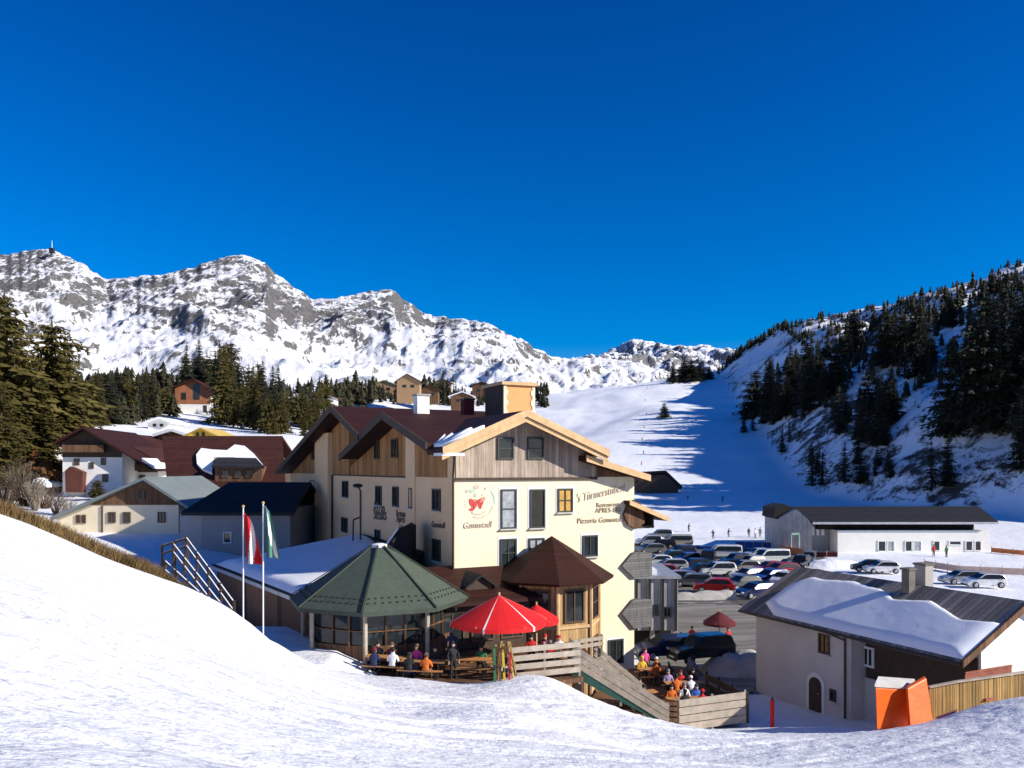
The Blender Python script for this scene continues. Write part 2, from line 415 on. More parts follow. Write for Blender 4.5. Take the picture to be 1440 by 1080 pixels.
def gz(X, Y, rough=True):
    X = np.asarray(X, float); Y = np.asarray(Y, float)
    z = MID(X, Y)
    d = hill_d(X, Y)
    cap = np.interp(Y, [-60, 60, 130, 175, 235, 330, 450, 700, 1000], [0, 5, 14, 40, 86, 74, 44, 30, 28])
    k = .66
    h = k * d; over = np.maximum(h - cap, 0); h = np.minimum(h, cap) + .38 * over
    z = z + h * np.clip(d / 12, .25, 1)
    if rough:
        n1 = vnoise(X, Y, 55., 3.1, 5); n2 = vnoise(X, Y, 9., 7.7, 3)
        a = np.clip(d / 40, 0, 1)
        z = z + n1 * (7 * a + .25 + np.clip((Y - 260) / 200, 0, 1) * 2.0) + n2 * (1.3 * a + .10)
    return z
# fan shaped grid, finer near the camera
us = np.r_[np.linspace(-2.6, -.9, 50)[:-1], np.linspace(-.9, .9, 330)[:-1], np.linspace(.9, 3.2, 70)]
ys = np.exp(np.linspace(math.log(36), math.log(1350), 270))
Yg, Ug = np.meshgrid(ys, us, indexing='ij'); Xg = Ug * Yg
Zg = gz(Xg, Yg)
def grid_mesh(name, X, Y, Z, m, smooth=True):
    nr, nc = X.shape
    me = bpy.data.meshes.new(name)
    idx = np.arange(nr * nc).reshape(nr, nc)
    q = np.stack([idx[:-1, :-1], idx[:-1, 1:], idx[1:, 1:], idx[1:, :-1]], -1).reshape(-1, 4)
    me.from_pydata(np.c_[X.ravel(), Y.ravel(), Z.ravel()].tolist(), [], q.tolist())
    me.materials.append(m); me.polygons.foreach_set('use_smooth', [smooth] * len(me.polygons)); me.update()
    o = bpy.data.objects.new(name, me); COL.objects.link(o); return o
tag(grid_mesh('ground', Xg, Yg, Zg, M['ground']), 'snow covered valley floor rising to ski piste and wooded hillside', 'ground', kind='structure')
_gc = {}
def gh(x, y): return float(gz(np.array([x]), np.array([y]))[0])
def skyline(px):
    Y = np.exp(np.linspace(math.log(150), math.log(1200), 260)); X = (px - CX) / F * Y
    return float((HY - F * gz(X, Y) / Y).min())
def ground_at(px, py, y0=60, y1=1200):
    """point of the ground seen at that pixel of the photograph"""
    Y = np.exp(np.linspace(math.log(y0), math.log(y1), 220)); X = (px - CX) / F * Y
    below = gz(X, Y) - (HY - py) / F * Y
    i = np.where(below > 0)[0]
    y = Y[i[0]] if len(i) else y1
    x = (px - CX) / F * y
    return V((x, y, gh(x, y)))
# ---- near slope the picture is taken from
crest = [(-900, 600, 22), (-300, 660, 24), (0, 722, 25), (60, 745, 26), (150, 785, 27.5), (235, 815, 29), (300, 845, 31.5), (328, 863, 32), (345, 881, 33), (372, 896, 34.3), (396, 908, 35.2), (434, 930, 36.1), (480, 943, 36.4), (510, 948, 36.1), (560, 952, 35.7), (640, 960, 35.3), (690, 958, 35), (740, 949, 35.2), (790, 960, 35.5), (830, 985, 36), (900, 1012, 36.6), (950, 1022, 37), (1050, 1023, 37), (1200, 1022, 35.5), (1300, 1020, 33), (1345, 1002, 32), (1440, 979, 31), (1800, 950, 29)]
CR = np.array([tuple(at(*c)) for c in crest])
fg = [tuple(p) for p in CR]
fg += pix((-400, 1080, 5), (0, 1080, 5.5), (0, 860, 11), (360, 1080, 8), (360, 990, 13), (360, 925, 22), (180, 850, 20), (720, 1080, 12), (720, 1000, 22), (560, 1000, 21), (1080, 1080, 17), (1080, 1045, 26), (1440, 1080, 19), (1440, 1025, 25), (900, 1060, 22), (620, 975, 30), (500, 960, 29), (440, 945, 32), (520, 962, 33))
fg += [(0, 0, -2.0), (0, -15, -1.0), (-20, -15, 5.0), (20, -15, -6), (-40, 10, 8), (40, 10, -11)]
FG = RBF(fg, 2.0)
xs = np.linspace(-46, 46, 620); yv = np.linspace(-8, 46, 430)
Xf, Yf = np.meshgrid(xs, yv)
yc = np.interp(xs, CR[:, 0], CR[:, 1])[None, :].repeat(len(yv), 0)
Ye = np.minimum(Yf, yc)
Zf = FG(Xf, Ye) - np.maximum(Yf - yc, 0) * .85
shelf = -8.95 - np.maximum(Yf - 45, 0) * .85 - np.maximum(Xf + 8.6, 0) * .33
Zf = np.where((Yf > yc) & (Xf < -4.9), np.maximum(Zf, np.minimum(shelf, Zf + 50)), Zf)
act = np.clip((yc - Yf + 1) / 4, .15, 1)
Zf += (vnoise(Xf * .55, Yf, 3.0, 1.3, 5) * .055 + vnoise(Xf, Yf, .7, 5.3, 3) * .022) * act
# ski tracks pressed into the snow
for (x0, y0, x1, y1, wd, dp) in ((-16, 19, 3, 31, .22, .07), (-15, 18.2, 4, 30.2, .2, .06), (-12, 11, 12, 29, .25, .06), (-9, 8, 14, 24, .3, .05), (-14, 15, 0, 26, .2, .05), (-6, 6, 12, 19, .2, .04)):
    t = np.clip((Xf - x0) / (x1 - x0), 0, 1); yl = y0 + (y1 - y0) * t + .5 * np.sin(Xf * .35 + x0)
    Zf -= dp * np.exp(-((Yf - yl) / wd) ** 2) * ((Xf > x0) & (Xf < x1)) * act
# footprints, ski grooves and clods
rf_ = random.Random(77)
def dent(x, y, r, d):
    j0, j1 = np.searchsorted(xs, [x - 3 * r, x + 3 * r]); i0, i1 = np.searchsorted(yv, [y - 3 * r, y + 3 * r])
    if i1 > i0 and j1 > j0:
        q = ((Xf[i0:i1, j0:j1] - x) ** 2 + (Yf[i0:i1, j0:j1] - y) ** 2) / (r * r); Zf[i0:i1, j0:j1] -= d * (np.exp(-q) - .35 * np.exp(-q / 2.6)) * act[i0:i1, j0:j1]
for (x0, y0, x1, y1) in ((-7, 35.5, 3, 34.6), (-6, 34.5, 8, 32.5), (-2, 34, 12, 27), (2, 33.5, 16, 31), (6, 35, 18, 33), (-9, 33, -2, 24), (8, 24, 18, 28)):
    n = int(math.hypot(x1 - x0, y1 - y0) / .42)
    for k in range(n):
        t = k / n; dent(x0 + (x1 - x0) * t + rf_.uniform(-.15, .15), y0 + (y1 - y0) * t + .6 * math.sin(t * 7 + x0) + (.16 if k % 2 else -.16), .17, rf_.uniform(.05, .10))
for k in range(900):
    x, y = rf_.uniform(-6, 20), rf_.uniform(20, 36); dent(x, y, rf_.uniform(.12, .32), rf_.uniform(-.07, .08))
for k in range(500): dent(rf_.uniform(-16, 20), rf_.uniform(6, 34), rf_.uniform(.12, .25), rf_.uniform(-.05, .05))
for k in range(16):
    x0, y0 = rf_.uniform(-17, -6), rf_.uniform(8, 24); yl = y0 + (Xf - x0) * rf_.uniform(.42, .66) + rf_.uniform(.2, .8) * np.sin(Xf * rf_.uniform(.2, .4) + k)
    for o_ in (-.22, .22): Zf -= .045 * np.exp(-((Yf - yl - o_) / .10) ** 2) * ((Xf > x0) & (Xf < x0 + rf_.uniform(10, 26))) * act
tag(grid_mesh('snow_slope', Xf, Yf, Zf, M['snow_fg']), 'trodden sunlit snow slope in the foreground', 'slope', kind='structure')
def fz(x, y):
    c = float(np.interp(x, CR[:, 0], CR[:, 1]))
    return float(FG(np.array([x]), np.array([min(y, c)]))[0]) - max(0, y - c) * .85
# ---- mountains
def mountain(name, sky, Yr, Yf, zf, px0, px1, n, m, label, seed, amp):
    px = np.linspace(px0, px1, n)
    sy = np.interp(px, [s[0] for s in sky], [s[1] for s in sky])
    ts = np.r_[np.linspace(0, 1, 150), np.linspace(1.02, 1.5, 12)]
    T, P = np.meshgrid(ts, px, indexing='ij'); SY = sy[None].repeat(len(ts), 0)
    SY = SY + vnoise(P, P * 0, 14., seed, 4, .7) * 2.2 * np.clip((1100 - np.abs(P - 300)) / 300, 0, 1)
    YR = Yr + 90 * np.sin(P / 97. + seed) + 60 * np.sin(P / 41.)
    Y = Yf + (YR - Yf) * T; X = (P - CX) / F * Y
    zr = (HY - SY) / F * YR
    prof = np.where(T <= 1, T ** 1.25, 1 - (T - 1) * 1.6)
    Z = zf + (zr - zf) * prof
    rg = np.frompyfunc(lambda x, y: noise.ridged_multi_fractal((x, y, seed), .95, 2.1, 7, 1.0, 2.0), 2, 1)(X / 380., Y / 620.).astype(float)
    fr = vnoise(X, Y, 70., seed, 7, .66)
    env = np.clip(4 * T * (1 - T), 0, 1) ** .7
    Z = Z + (rg - 1.1) * amp * env + fr * amp * .20 * np.clip(T * 3, 0, 1) * np.where(T > .97, .35, 1)
    return tag(grid_mesh(name, X, Y, Z, m, True), label, 'mountain', kind='structure')
sky1 = [(-900, 430), (-500, 395), (-250, 372), (-80, 362), (0, 358), (25, 356), (50, 352), (68, 350), (80, 353), (95, 361), (112, 369), (130, 382), (150, 393), (168, 391), (190, 389), (215, 388), (250, 381), (278, 374), (300, 366), (318, 362), (335, 359), (352, 360), (372, 369), (392, 387), (412, 402), (440, 422), (462, 421), (485, 416), (510, 412), (528, 409), (545, 407), (558, 412), (575, 425), (592, 438), (612, 446), (640, 448), (665, 450), (685, 454), (702, 462), (725, 476), (750, 489), (775, 500), (800, 505), (840, 503), (900, 512), (1000, 540), (1300, 560)]
mountain('mountain_range', sky1, 2300, 820, 45, -900, 1250, 860, M['mtn'], 'rocky snow streaked mountain range under the blue sky', 2.0, 52)
sky2 = [(500, 560), (760, 520), (848, 501), (862, 492), (876, 484), (890, 478), (905, 481), (925, 485), (945, 486), (965, 487), (978, 486), (990, 484), (1005, 489), (1030, 495), (1060, 505), (1100, 510), (1400, 520)]
mountain('far_mountain', sky2, 4600, 2600, 300, 500, 1400, 300, M['mtn2'], 'distant white peak at the head of the valley', 9.0, 90)
# ---- tarmac
def sheet(name, pts, m, z, label):
    b = MB(); b.poly([(x, y, z) for x, y in pts]); return tag(b.build(name, m), label, 'road', kind='structure')
def draped(name, pts, m, dz, label, step=1.5):
    # polygon filled with small quads lying dz over the ground
    P = np.array(pts); x0, y0 = P.min(0); x1, y1 = P.max(0)
    def inside(x, y):
        c = False; n = len(pts)
        for i in range(n):
            a, b = pts[i], pts[i - 1]
            if (a[1] > y) != (b[1] > y) and x < (b[0] - a[0]) * (y - a[1]) / (b[1] - a[1]) + a[0]: c = not c
        return c
    gx = np.arange(x0, x1 + step, step); gy = np.arange(y0, y1 + step, step)
    GX, GY = np.meshgrid(gx, gy); GZ = np.maximum(gz(GX, GY), gz(GX, GY)) + dz
    b = MB(); ids = {}
    for i in range(len(gy) - 1):
        for j in range(len(gx) - 1):
            cx, cy = gx[j] + step / 2, gy[i] + step / 2
            wob = 1.2 * noise.noise((cx * .25, cy * .25, 3))
            if inside(cx + wob, cy + wob):
                f = []
                for a, c in ((i, j), (i, j + 1), (i + 1, j + 1), (i + 1, j)):
                    if (a, c) not in ids: ids[(a, c)] = len(b.v); b.v.append((GX[a, c], GY[a, c], GZ[a, c]))
                    f.append(ids[(a, c)])
                b.f.append(tuple(f)); b.m.append(0)
    return tag(b.build(name, m), label, 'road', kind='structure')
park = [tuple(at(px, 658, Y))[:2] for px, Y in ((880, 62), (960, 78), (1075, 76), (1120, 92), (1165, 106), (1160, 122), (1040, 131), (900, 140), (860, 120), (870, 80))]
draped('car_park', park, M['asphalt'], .10, 'dark wet tarmac of the crowded car park', 1.2)
roadp = [tuple(at(px, 658, Y))[:2] for px, Y in ((900, 47), (1060, 47), (1100, 52), (1250, 60), (1330, 72), (1200, 84), (1120, 92), (1075, 75.5), (955, 77.5), (900, 62))]
draped('road', roadp, M['road'], .16, 'gritty grey brown village road passing the hotel', 1.0)
# ================================================================= building helpers
UP = V((0, 0, 1))
def window(parent, tl, ex, n, w, h, fm, gm, mull=(1, 0), sill=True, fw=.09, dep=.10, name='window', surround=False):
    tl = V(tl); ex = V(ex); n = V(n); ez = UP
    bl = tl - ez * h
    b = MB()
    b.obox(bl, ex * fw, ez * h, n * dep); b.obox(bl + ex * (w - fw), ex * fw, ez * h, n * dep)
    b.obox(bl + ex * fw, ex * (w - 2 * fw), ez * fw, n * (dep - .003)); b.obox(bl + ex * fw + ez * (h - fw), ex * (w - 2 * fw), ez * fw, n * (dep - .003))
    for i in range(mull[0]):
        x = fw + (w - 2 * fw) * (i + 1) / (mull[0] + 1)
        b.obox(bl + ex * (x - .03) + ez * fw, ex * .06, ez * (h - 2 * fw), n * (dep - .02))
    for i in range(mull[1]):
        z = fw + (h - 2 * fw) * (i + 1) / (mull[1] + 1)
        b.obox(bl + ex * fw + ez * (z - .03), ex * (w - 2 * fw), ez * .06, n * (dep - .024))
    o = b.build(name, fm, parent)
    g = MB(); g.obox(bl + ex * fw * .6 + ez * fw * .6, ex * (w - 1.2 * fw), ez * (h - 1.2 * fw), n * .03)
    g.build('pane', gm, o)
    if surround:
        q = MB(); sw = .13
        for r in ((-sw, 0, 0, h + sw), (w, 0, sw, h + sw)): q.obox(bl + ex * (r[0] if r[0] < 0 else w), ex * sw, ez * (h + sw), n * .022)
        q.obox(bl + ez * h, ex * w, ez * sw, n * .0215); q.build('surround', M['white_wall'], o)
    if sill:
        q = MB(); q.obox(bl - ex * .08 - ez * .07, ex * (w + .16), ez * .067, n * (dep + .09)); q.build('sill', M['sill'], o)
    return o
def wpx(parent, p0, n, rect, fm, gm, **kw):
    n = V(n); ex = UP.cross(n).normalized()
    a = hit(rect[0], rect[1], p0, n); c = hit(rect[2], rect[3], p0, n)
    return window(parent, a, ex, n, (c - a).dot(ex), a.z - c.z, fm, gm, **kw)
def text_mesh(parent, s, left, right, p0, n, m, shear=0.0, name='lettering', rise=0.0, hscale=1.0):
    """writing whose baseline runs between two pixels on a wall"""
    n = V(n); ex = UP.cross(n).normalized()
    a = hit(left[0], left[1], p0, n); c = hit(right[0], right[1], p0, n)
    base = (c - a); W = base.length; ex = base.normalized(); ez = n.cross(ex).normalized()
    cu = bpy.data.curves.new('writing', 'FONT'); cu.body = s; cu.size = 1.0; cu.extrude = .02; cu.shear = shear; cu.resolution_u = 3
    t = bpy.data.objects.new('writing', cu); COL.objects.link(t)
    me = bpy.data.meshes.new_from_object(t.evaluated_get(bpy.context.evaluated_depsgraph_get()))
    bpy.data.objects.remove(t); bpy.data.curves.remove(cu)
    xs_ = [v.co.x for v in me.vertices]; k = W / (max(xs_) - min(xs_)); x0 = min(xs_)
    inv = mw(parent).inverted()
    for v in me.vertices:
        v.co = inv @ (a + ex * (v.co.x - x0) * k + ez * v.co.y * k * hscale + n * (.03 + v.co.z))
    me.name = name; me.materials.clear(); me.materials.append(m)
    o = bpy.data.objects.new(name, me); COL.objects.link(o); o.parent = parent; MW[o] = mw(parent); return o
def slab(b, r0, e0, ext, t):
    r0 = V(r0); e0 = V(e0); ext = V(ext)
    return b.prism([r0, e0, e0 + ext, r0 + ext], (0, 0, -t))
# ================================================================= hotel
A0 = V((-3.214, 45, 0))
def L(x, y, z): return A0 + D2 * x + D1 * y + UP * z
def loc(p): q = V(p) - A0; return q.dot(D2), q.dot(D1), p[2]
NF, NL = -D1, -D2
ZB, GZ = -.56, -13.8
hotel = thing('hotel', L(6, 0, -13), 'large cream mountain hotel with weathered board gable and brown tiled roofs', 'hotel')
b = MB(); b.obox(L(0, 0, GZ), D2 * 12.2, D1 * 48.5, UP * (ZB - GZ)); b.build('wall', M['cream'], hotel)
b = MB(); b.obox(L(-.035, .02, GZ), D2 * .032, D1 * 48.4, UP * (ZB - GZ - .01)); b.build('side_tint_slab', M['beige'], hotel)  # thin overlay on the cream wall, tinted for warm bounce in the shade
# front gable --------------------------------------------------
ov = 1.3
fa = hit(740, 577, L(0, -ov, 0), NF); fl = hit(622, 630, L(0, -ov, 0), NF); fr = hit(856, 634, L(0, -ov, 0), NF)
b = MB(); b.prism([fa, fl, fl + D1 * 2.4, fa + D1 * 14], (0, 0, -.34)); slab(b, fa + V((0, 0, .004)), fr, D1 * 15, .34); b.build('front_roof', M['roof_brown'], hotel)
T = .36
def front_under(x):
    ax, _, az = loc(fa); lx, _, lz = loc(fl); rx, _, rz = loc(fr)
    return (az + (lz - az) * (x - ax) / (lx - ax) if x < ax else az + (rz - az) * (x - ax) / (rx - ax)) - T
ax = loc(fa)[0]
xe = 9.35
b = MB(); b.prism([L(.02, -.05, ZB), L(xe, -.05, ZB), L(xe, -.05, front_under(xe)), L(ax, -.05, front_under(ax)), L(.02, -.05, front_under(.02))], D1 * 14)
b.build('board_gable', M['wood_grey'], hotel)
b = MB(); b.obox(L(-.06, -.14, ZB - .16), D2 * (xe + .1), D1 * .085, UP * .16); b.build('drip_board', M['wood_dark'], hotel)
for e in (fl, fr):
    s = (e - fa)
    b = MB(); c = V((0, 0, .06)); n = -D1
    b.prism([fa + c + n * .02, e + c + n * .02, e + n * .02 - UP * .36, fa + n * .02 - UP * .36], n * .10)
    b.prism([fa - UP * .37 - n * .10, e - UP * .37 - n * .10, e - UP * .66 - n * .10, fa - UP * .66 - n * .10], n * .09)
    b.build('barge_board', M['wood_light'], hotel)
# purlin ends under the front eaves
for x in (.9, ax, 8.6):
    z = front_under(x) - .02
    b = MB(); b.obox(L(x - .13, -ov + .05, z - .34), D2 * .26, D1 * (ov + .3), UP * .34); b.build('purlin', M['wood_brown'], hotel)
# gutter with snow at the front left eave
g0 = fl - UP * .42
b = MB(); b.obox(g0 + D2 * -.05 + D1 * -.02, D2 * 1.35, D1 * 1.2, UP * .16); b.build('eave_box', M['metal_white'], hotel)
b = MB(); b.tube(L(-.16, -.1, ZB + .1), L(-.16, -.1, -9), .06); b.tube(g0 + D2 * .9 + D1 * .5, L(-.16, -.1, ZB + .1), .06); b.build('downpipe', M['metal_dark'], hotel)
b = MB(); b.tube(L(-.12, 28.5, -.6), L(-.12, 28.5, -7), .10); b.build('downpipe', M['metal_dark'], hotel)
# snow on the left slope of the front roof
b = MB()
pts = []
for i in range(26):
    s0 = i / 25
    lo = .97; up = .50 + .20 * noise.noise((i * .22, 3, 1)) + .25 * s0
    for q in (lo, up):
        p = fa + (fl - fa) * q + D1 * (.1 + (1.7 + 10.5 * (1 - q)) * s0); pts.append(p + UP * .02)
n_ = len(pts)
top = [p + UP * (.16 + .06 * noise.noise(p)) for p in pts]
fs = [(2 * i, 2 * i + 2, 2 * i + 3, 2 * i + 1) for i in range(25)]
fs = [tuple(n_ + k for k in f) for f in fs] + [(2 * i, 2 * i + 2, n_ + 2 * i + 2, n_ + 2 * i) for i in range(25)] + [(2 * i + 1, 2 * i + 3, n_ + 2 * i + 3, n_ + 2 * i + 1) for i in range(25)] + [(0, 1, n_ + 1, n_)]
b.add(pts + top, fs); b.build('roof_snow', M['roof_snow'], hotel, True)
# low roof on the right -----------------------------------------
ra = hit(824, 641, L(0, -.9, 0), NF); re_ = hit(914, 669, L(0, -.9, 0), NF)
b = MB(); slab(b, ra, re_, D1 * 9, .30); b.build('side_roof', M['roof_brown'], hotel)
b = MB(); b.prism([ra + UP * .05 - D1 * .01, re_ + UP * .05 - D1 * .01, re_ - UP * .34 - D1 * .01, ra - UP * .34 - D1 * .01], -D1 * .1); b.build('barge_board', M['wood_light'], hotel)
rx0, _, rz0 = loc(ra); rx1, _, rz1 = loc(re_)
def side_under(x): return rz0 + (rz1 - rz0) * (x - rx0) / (rx1 - rx0) - .32
b = MB(); b.prism([L(xe, .02, ZB), L(12.18, .02, ZB), L(12.18, .02, max(side_under(12.18), ZB + .02)), L(xe, .02, side_under(xe))], D1 * 8.5); b.build('upper_wall', M['wood_brown'], hotel)
# cross gables on the left facade -------------------------------
def cross(apex, left, right, over, z_up, gable_u, ext, wood, far=False):
    P0 = L(-over, 0, 0)
    a = hit(apex[0], apex[1], P0, NL); l = hit(left[0], left[1], P0, NL); r = hit(right[0], right[1], P0, NL)
    b = MB(); slab(b, a, l, D2 * ext, .32); slab(b, a + UP * .004, r, D2 * ext, .32); b.build('cross_roof', M['roof_brown'], hotel)
    for e in (l, r):
        b = MB(); b.prism([a + UP * .05 - D2 * .01, e + UP * .05 - D2 * .01, e - UP * .45 - D2 * .01, a - UP * .45 - D2 * .01], -D2 * .10); b.build('barge_board', M['wood_dark'], hotel)
    _, ua, za = loc(a); _, ul, zl = loc(l); _, ur, zr = loc(r)
    under = lambda u: (za + (zl - za) * (u - ua) / (ul - ua) if u > ua else za + (zr - za) * (u - ua) / (ur - ua)) - .34
    u0, u1 = gable_u
    b = MB(); b.prism([L(-.04, u0, ZB), L(-.04, u0, max(ZB + .05, under(u0))), L(-.04, ua, under(ua)), L(-.04, u1, max(ZB + .05, under(u1))), L(-.04, u1, ZB)], D2 * (ext - over - .6)); b.build('board_gable', wood, hotel)
    return under, a
unA, apA = cross((538, 580), (478, 640), (601, 623), 1.5, 0, (.6, 22.5), 9.3, M['wood_orange'])
unB, apB = cross((466, 571), (389, 662), (505, 611), 1.6, 0, (23.2, 47.5), 13.6, M['wood_orange'])
# rendered piers running up through the boards
b = MB()
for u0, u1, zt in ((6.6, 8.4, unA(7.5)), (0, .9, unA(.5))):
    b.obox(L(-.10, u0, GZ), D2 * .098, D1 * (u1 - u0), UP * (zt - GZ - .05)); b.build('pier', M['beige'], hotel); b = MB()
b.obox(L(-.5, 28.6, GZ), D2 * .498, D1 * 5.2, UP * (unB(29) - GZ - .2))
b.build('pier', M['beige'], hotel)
# dark line at the foot of the boards
b = MB(); b.obox(L(-.08, 8.5, ZB - .1), D2 * .075, D1 * 20, UP * .1); b.build('drip_board', M['wood_dark'], hotel)
LP, LPU = L(-.036, 0, 0), L(-.05, 0, 0)
for r_ in ((529, 683, 537, 711), (553, 684, 561, 713), (576, 686, 581, 715), (609, 687, 620, 719), (528, 744, 535, 762), (609, 757, 620, 790), (482, 676, 490, 700), (481, 727, 489, 749)):
    wpx(hotel, LP, NL, r_, M['frame_dark'], M['glass'])
for r_ in ((437, 675, 448, 694), (437, 718, 444, 741)):
    wpx(hotel, L(-.01 if r_[0] > 455 else 0, 0, 0), NL, r_, M['frame_dark'], M['glass'])
for r_ in ((527, 620, 534, 646), (551, 617, 560, 644), (439, 630, 445, 647), (452, 627, 459, 646)):
    wpx(hotel, LPU, NL, r_, M['frame_brown'], M['glass'], sill=False)
FP, FPU = L(0, 0, 0), L(0, -.055, 0)
w1 = wpx(hotel, FP, NF, (704, 688, 726, 743), M['frame_dark'], M['curtain'], mull=(0, 1), surround=True)
wpx(hotel, FP, NF, (745, 688, 766, 742), M['frame_dark'], M['glass'], mull=(0, 0), surround=True)
wpx(hotel, FP, NF, (784, 687, 805, 720), M['frame_dark'], M['amber'], mull=(1, 1), surround=True)
wpx(hotel, FP, NF, (703, 758, 726, 797), M['frame_dark'], M['glass'], mull=(1, 1), surround=True)
wpx(hotel, FP, NF, (743, 757, 765, 792), M['frame_dark'], M['curtain'], surround=True)
wpx(hotel, FP, NF, (819, 753, 840, 782), M['frame_dark'], M['glass'], surround=True)
wpx(hotel, FP, NF, (855, 900, 876, 932), M['frame_dark'], M['glass'], surround=True)
for r_ in ((699, 615, 722, 646), (741, 615, 764, 646)):
    wpx(hotel, FPU, NF, r_, M['frame_dark'], M['glass'], mull=(0, 1), sill=False)
# writing and emblem on the front
M['ink'] = mat('brown_wall_paint', (.40, .33, .23), .85, .25, 6)
M['ink_soft'] = mat('faded_wall_paint', (.50, .43, .35), .85, .25, 6)
M['ink_red'] = mat('red_wall_paint', (.52, .06, .05), .85, .3, 5)
M['ink_pink'] = mat('pink_wall_paint', (.66, .26, .20), .85, .3, 5)
M['ink_teal'] = mat('teal_wall_paint', (.42, .56, .47), .85, .2, 5)
text_mesh(hotel, "'s Türmerstüberl", (813, 706), (880, 690), FP, NF, M['ink_soft'], .35, hscale=1.35)
text_mesh(hotel, "Restaurant", (839, 713), (871, 711.5), FP, NF, M['ink'])
text_mesh(hotel, "APRES-SKI", (837, 721), (872, 719.5), FP, NF, M['ink'])
text_mesh(hotel, "Pizzeria Gamsstadl", (812, 736), (878, 733), FP, NF, M['ink'])
text_mesh(hotel, "Gamsstadl", (652, 743), (692, 741), FP, NF, M['ink_soft'], .25, hscale=1.2)
M['ink_dark'] = mat('dark_wall_paint', (.17, .13, .09), .85, .25, 6)
text_mesh(hotel, "Pizza", (527, 723), (542, 724.5), LP, NL, M['ink_dark'])
text_mesh(hotel, "Steaks", (526, 730), (544, 731.5), LP, NL, M['ink_dark'])
text_mesh(hotel, "Restaurant", (558, 726), (577, 728), LP, NL, M['ink_dark'])
text_mesh(hotel, "Apres-Ski", (558, 734), (577, 736), LP, NL, M['ink_dark'])
text_mesh(hotel, "Gamsstadl", (608, 741), (626, 743), LP, NL, M['ink_dark'])
def emblem(cpx, s, plane, n, full=True):
    n = V(n); ex = UP.cross(n).normalized(); c = hit(cpx[0], cpx[1], plane, n) + n * .012
    def blob(b, x, y, rx, ry, rot=0.0, k=12):
        pts = []
        for i in range(k):
            a = 2 * math.pi * i / k; q = 1 + .14 * noise.noise((x * 9 + i, y * 7, 2))
            u, v = math.cos(a) * rx * q, math.sin(a) * ry * q
            u, v = u * math.cos(rot) - v * math.sin(rot), u * math.sin(rot) + v * math.cos(rot)
            pts.append(c + (ex * (x + u) + UP * (y + v)) * s)
        b.prism(pts, n * .012)
    def arc(b, x, y, r, a0, a1, wd):
        for i in range(10):
            t0, t1 = R(a0 + (a1 - a0) * i / 10), R(a0 + (a1 - a0) * (i + 1) / 10)
            q = [(r - wd, t0), (r + wd, t0), (r + wd, t1), (r - wd, t1)]
            b.prism([c + (ex * (x + rr * math.cos(t)) + UP * (y + rr * math.sin(t))) * s for rr, t in q], n * .010)
    em = None
    def piece(fn, args, m, nm):
        nonlocal em
        b = MB(); fn(b, *args); o = b.build('emblem' if em is None else nm, m, em or hotel); em = em or o
    if full:
        for a in ((-.34, .10, .13, .24, .3), (-.12, -.02, .12, .20, -.4), (-.30, -.26, .17, .10, .4), (.16, -.06, .11, .20, .2), (.08, .18, .18, .08, .5), (.30, .05, .06, .14, -.3)): piece(blob, a, M['ink_red'], 'red_mark')
        for a in ((.30, .25, .20, .13, .5), (-.12, .2, .12, .1)): piece(blob, a, M['ink_pink'], 'pink_mark')
    for a in ((-.05, .95, .17, .14), (-.12, .5, .08, .12), (-.62, .72, .06, .1), (.5, .85, .07, .08), (.3, .5, .05, .05)): piece(blob, a, M['ink_soft'], 'grey_mark')
    for i in range(7): piece(blob, (-.75 + .03 * i * i, .15 - .14 * i, .035, .035), M['ink_soft'], 'dot')
    for a in ((.1, .1, .85, -115, -12, .025), (.05, .05, .62, -130, -45, .03)): piece(arc, a, M['ink_soft'], 'arc')
    piece(blob, (-.32, .74, .17, .11), M['ink_teal'], 'teal_mark'); piece(arc, (.1, .1, .95, -5, 40, .04), M['ink_teal'], 'arc')
emblem((671, 709), 1.05, FP, NF)
emblem((617, 727), .45, LP, NL, False)
# tower and chimneys on the roof --------------------------------
def boxpx(parent, x0, x1, ytop, ybot, Y, depth, name, m, yaw=None):
    ex = D2 if yaw is None else V((math.cos(yaw), math.sin(yaw), 0)); ey = V((-ex.y, ex.x, 0))
    a = at(x0, ybot, Y); c = hit(x1, ybot, a, -ey); t = at(x0, ytop, Y)
    b = MB(); b.obox(a, (c - a).dot(ex) * ex, ey * depth, UP * (t.z - a.z)); return b.build(name, m, parent), a, (c - a).dot(ex), t.z - a.z, ex, ey
tw, a_, w_, h_, ex_, ey_ = boxpx(hotel, 708, 752, 541, 590, 57, 3.2, 'roof_tower', M['orange_wall'])
b = MB(); b.obox(a_ - ex_ * .2 - ey_ * .2 + UP * h_, ex_ * (w_ + .4), ey_ * 3.6, UP * .24); b.build('tower_cap', M['wood_light'], tw)
b = MB(); b.obox(a_ - ex_ * .06 + UP * 0 - ey_ * .04, ex_ * .05, ey_ * 3.1, UP * (h_ - .01)); b.build('tower_side', M['wood_dark'], tw)
for side in (0, 1):
    b = MB()
    for k in range(7):
        z0 = k * h_ / 7; wv = .34 if k % 2 else .22
        b.obox(a_ - ey_ * .05 + ex_ * (side * (w_ - wv)) + UP * z0, ex_ * wv, ey_ * .048, UP * h_ / 7)
    b.build('quoin', M['quoin'], tw)
c1, a_, w_, h_, ex_, ey_ = boxpx(hotel, 587, 604, 556, 592, 54, .8, 'chimney', M['chim'])
b = MB(); b.obox(a_ - ex_ * .08 - ey_ * .08 + UP * h_, ex_ * (w_ + .16), ey_ * .96, UP * .12); b.build('chimney_cap', M['concrete'], c1)
c1, a_, w_, h_, ex_, ey_ = boxpx(hotel, 653, 667, 562, 585, 60, .7, 'chimney', M['maroon'])
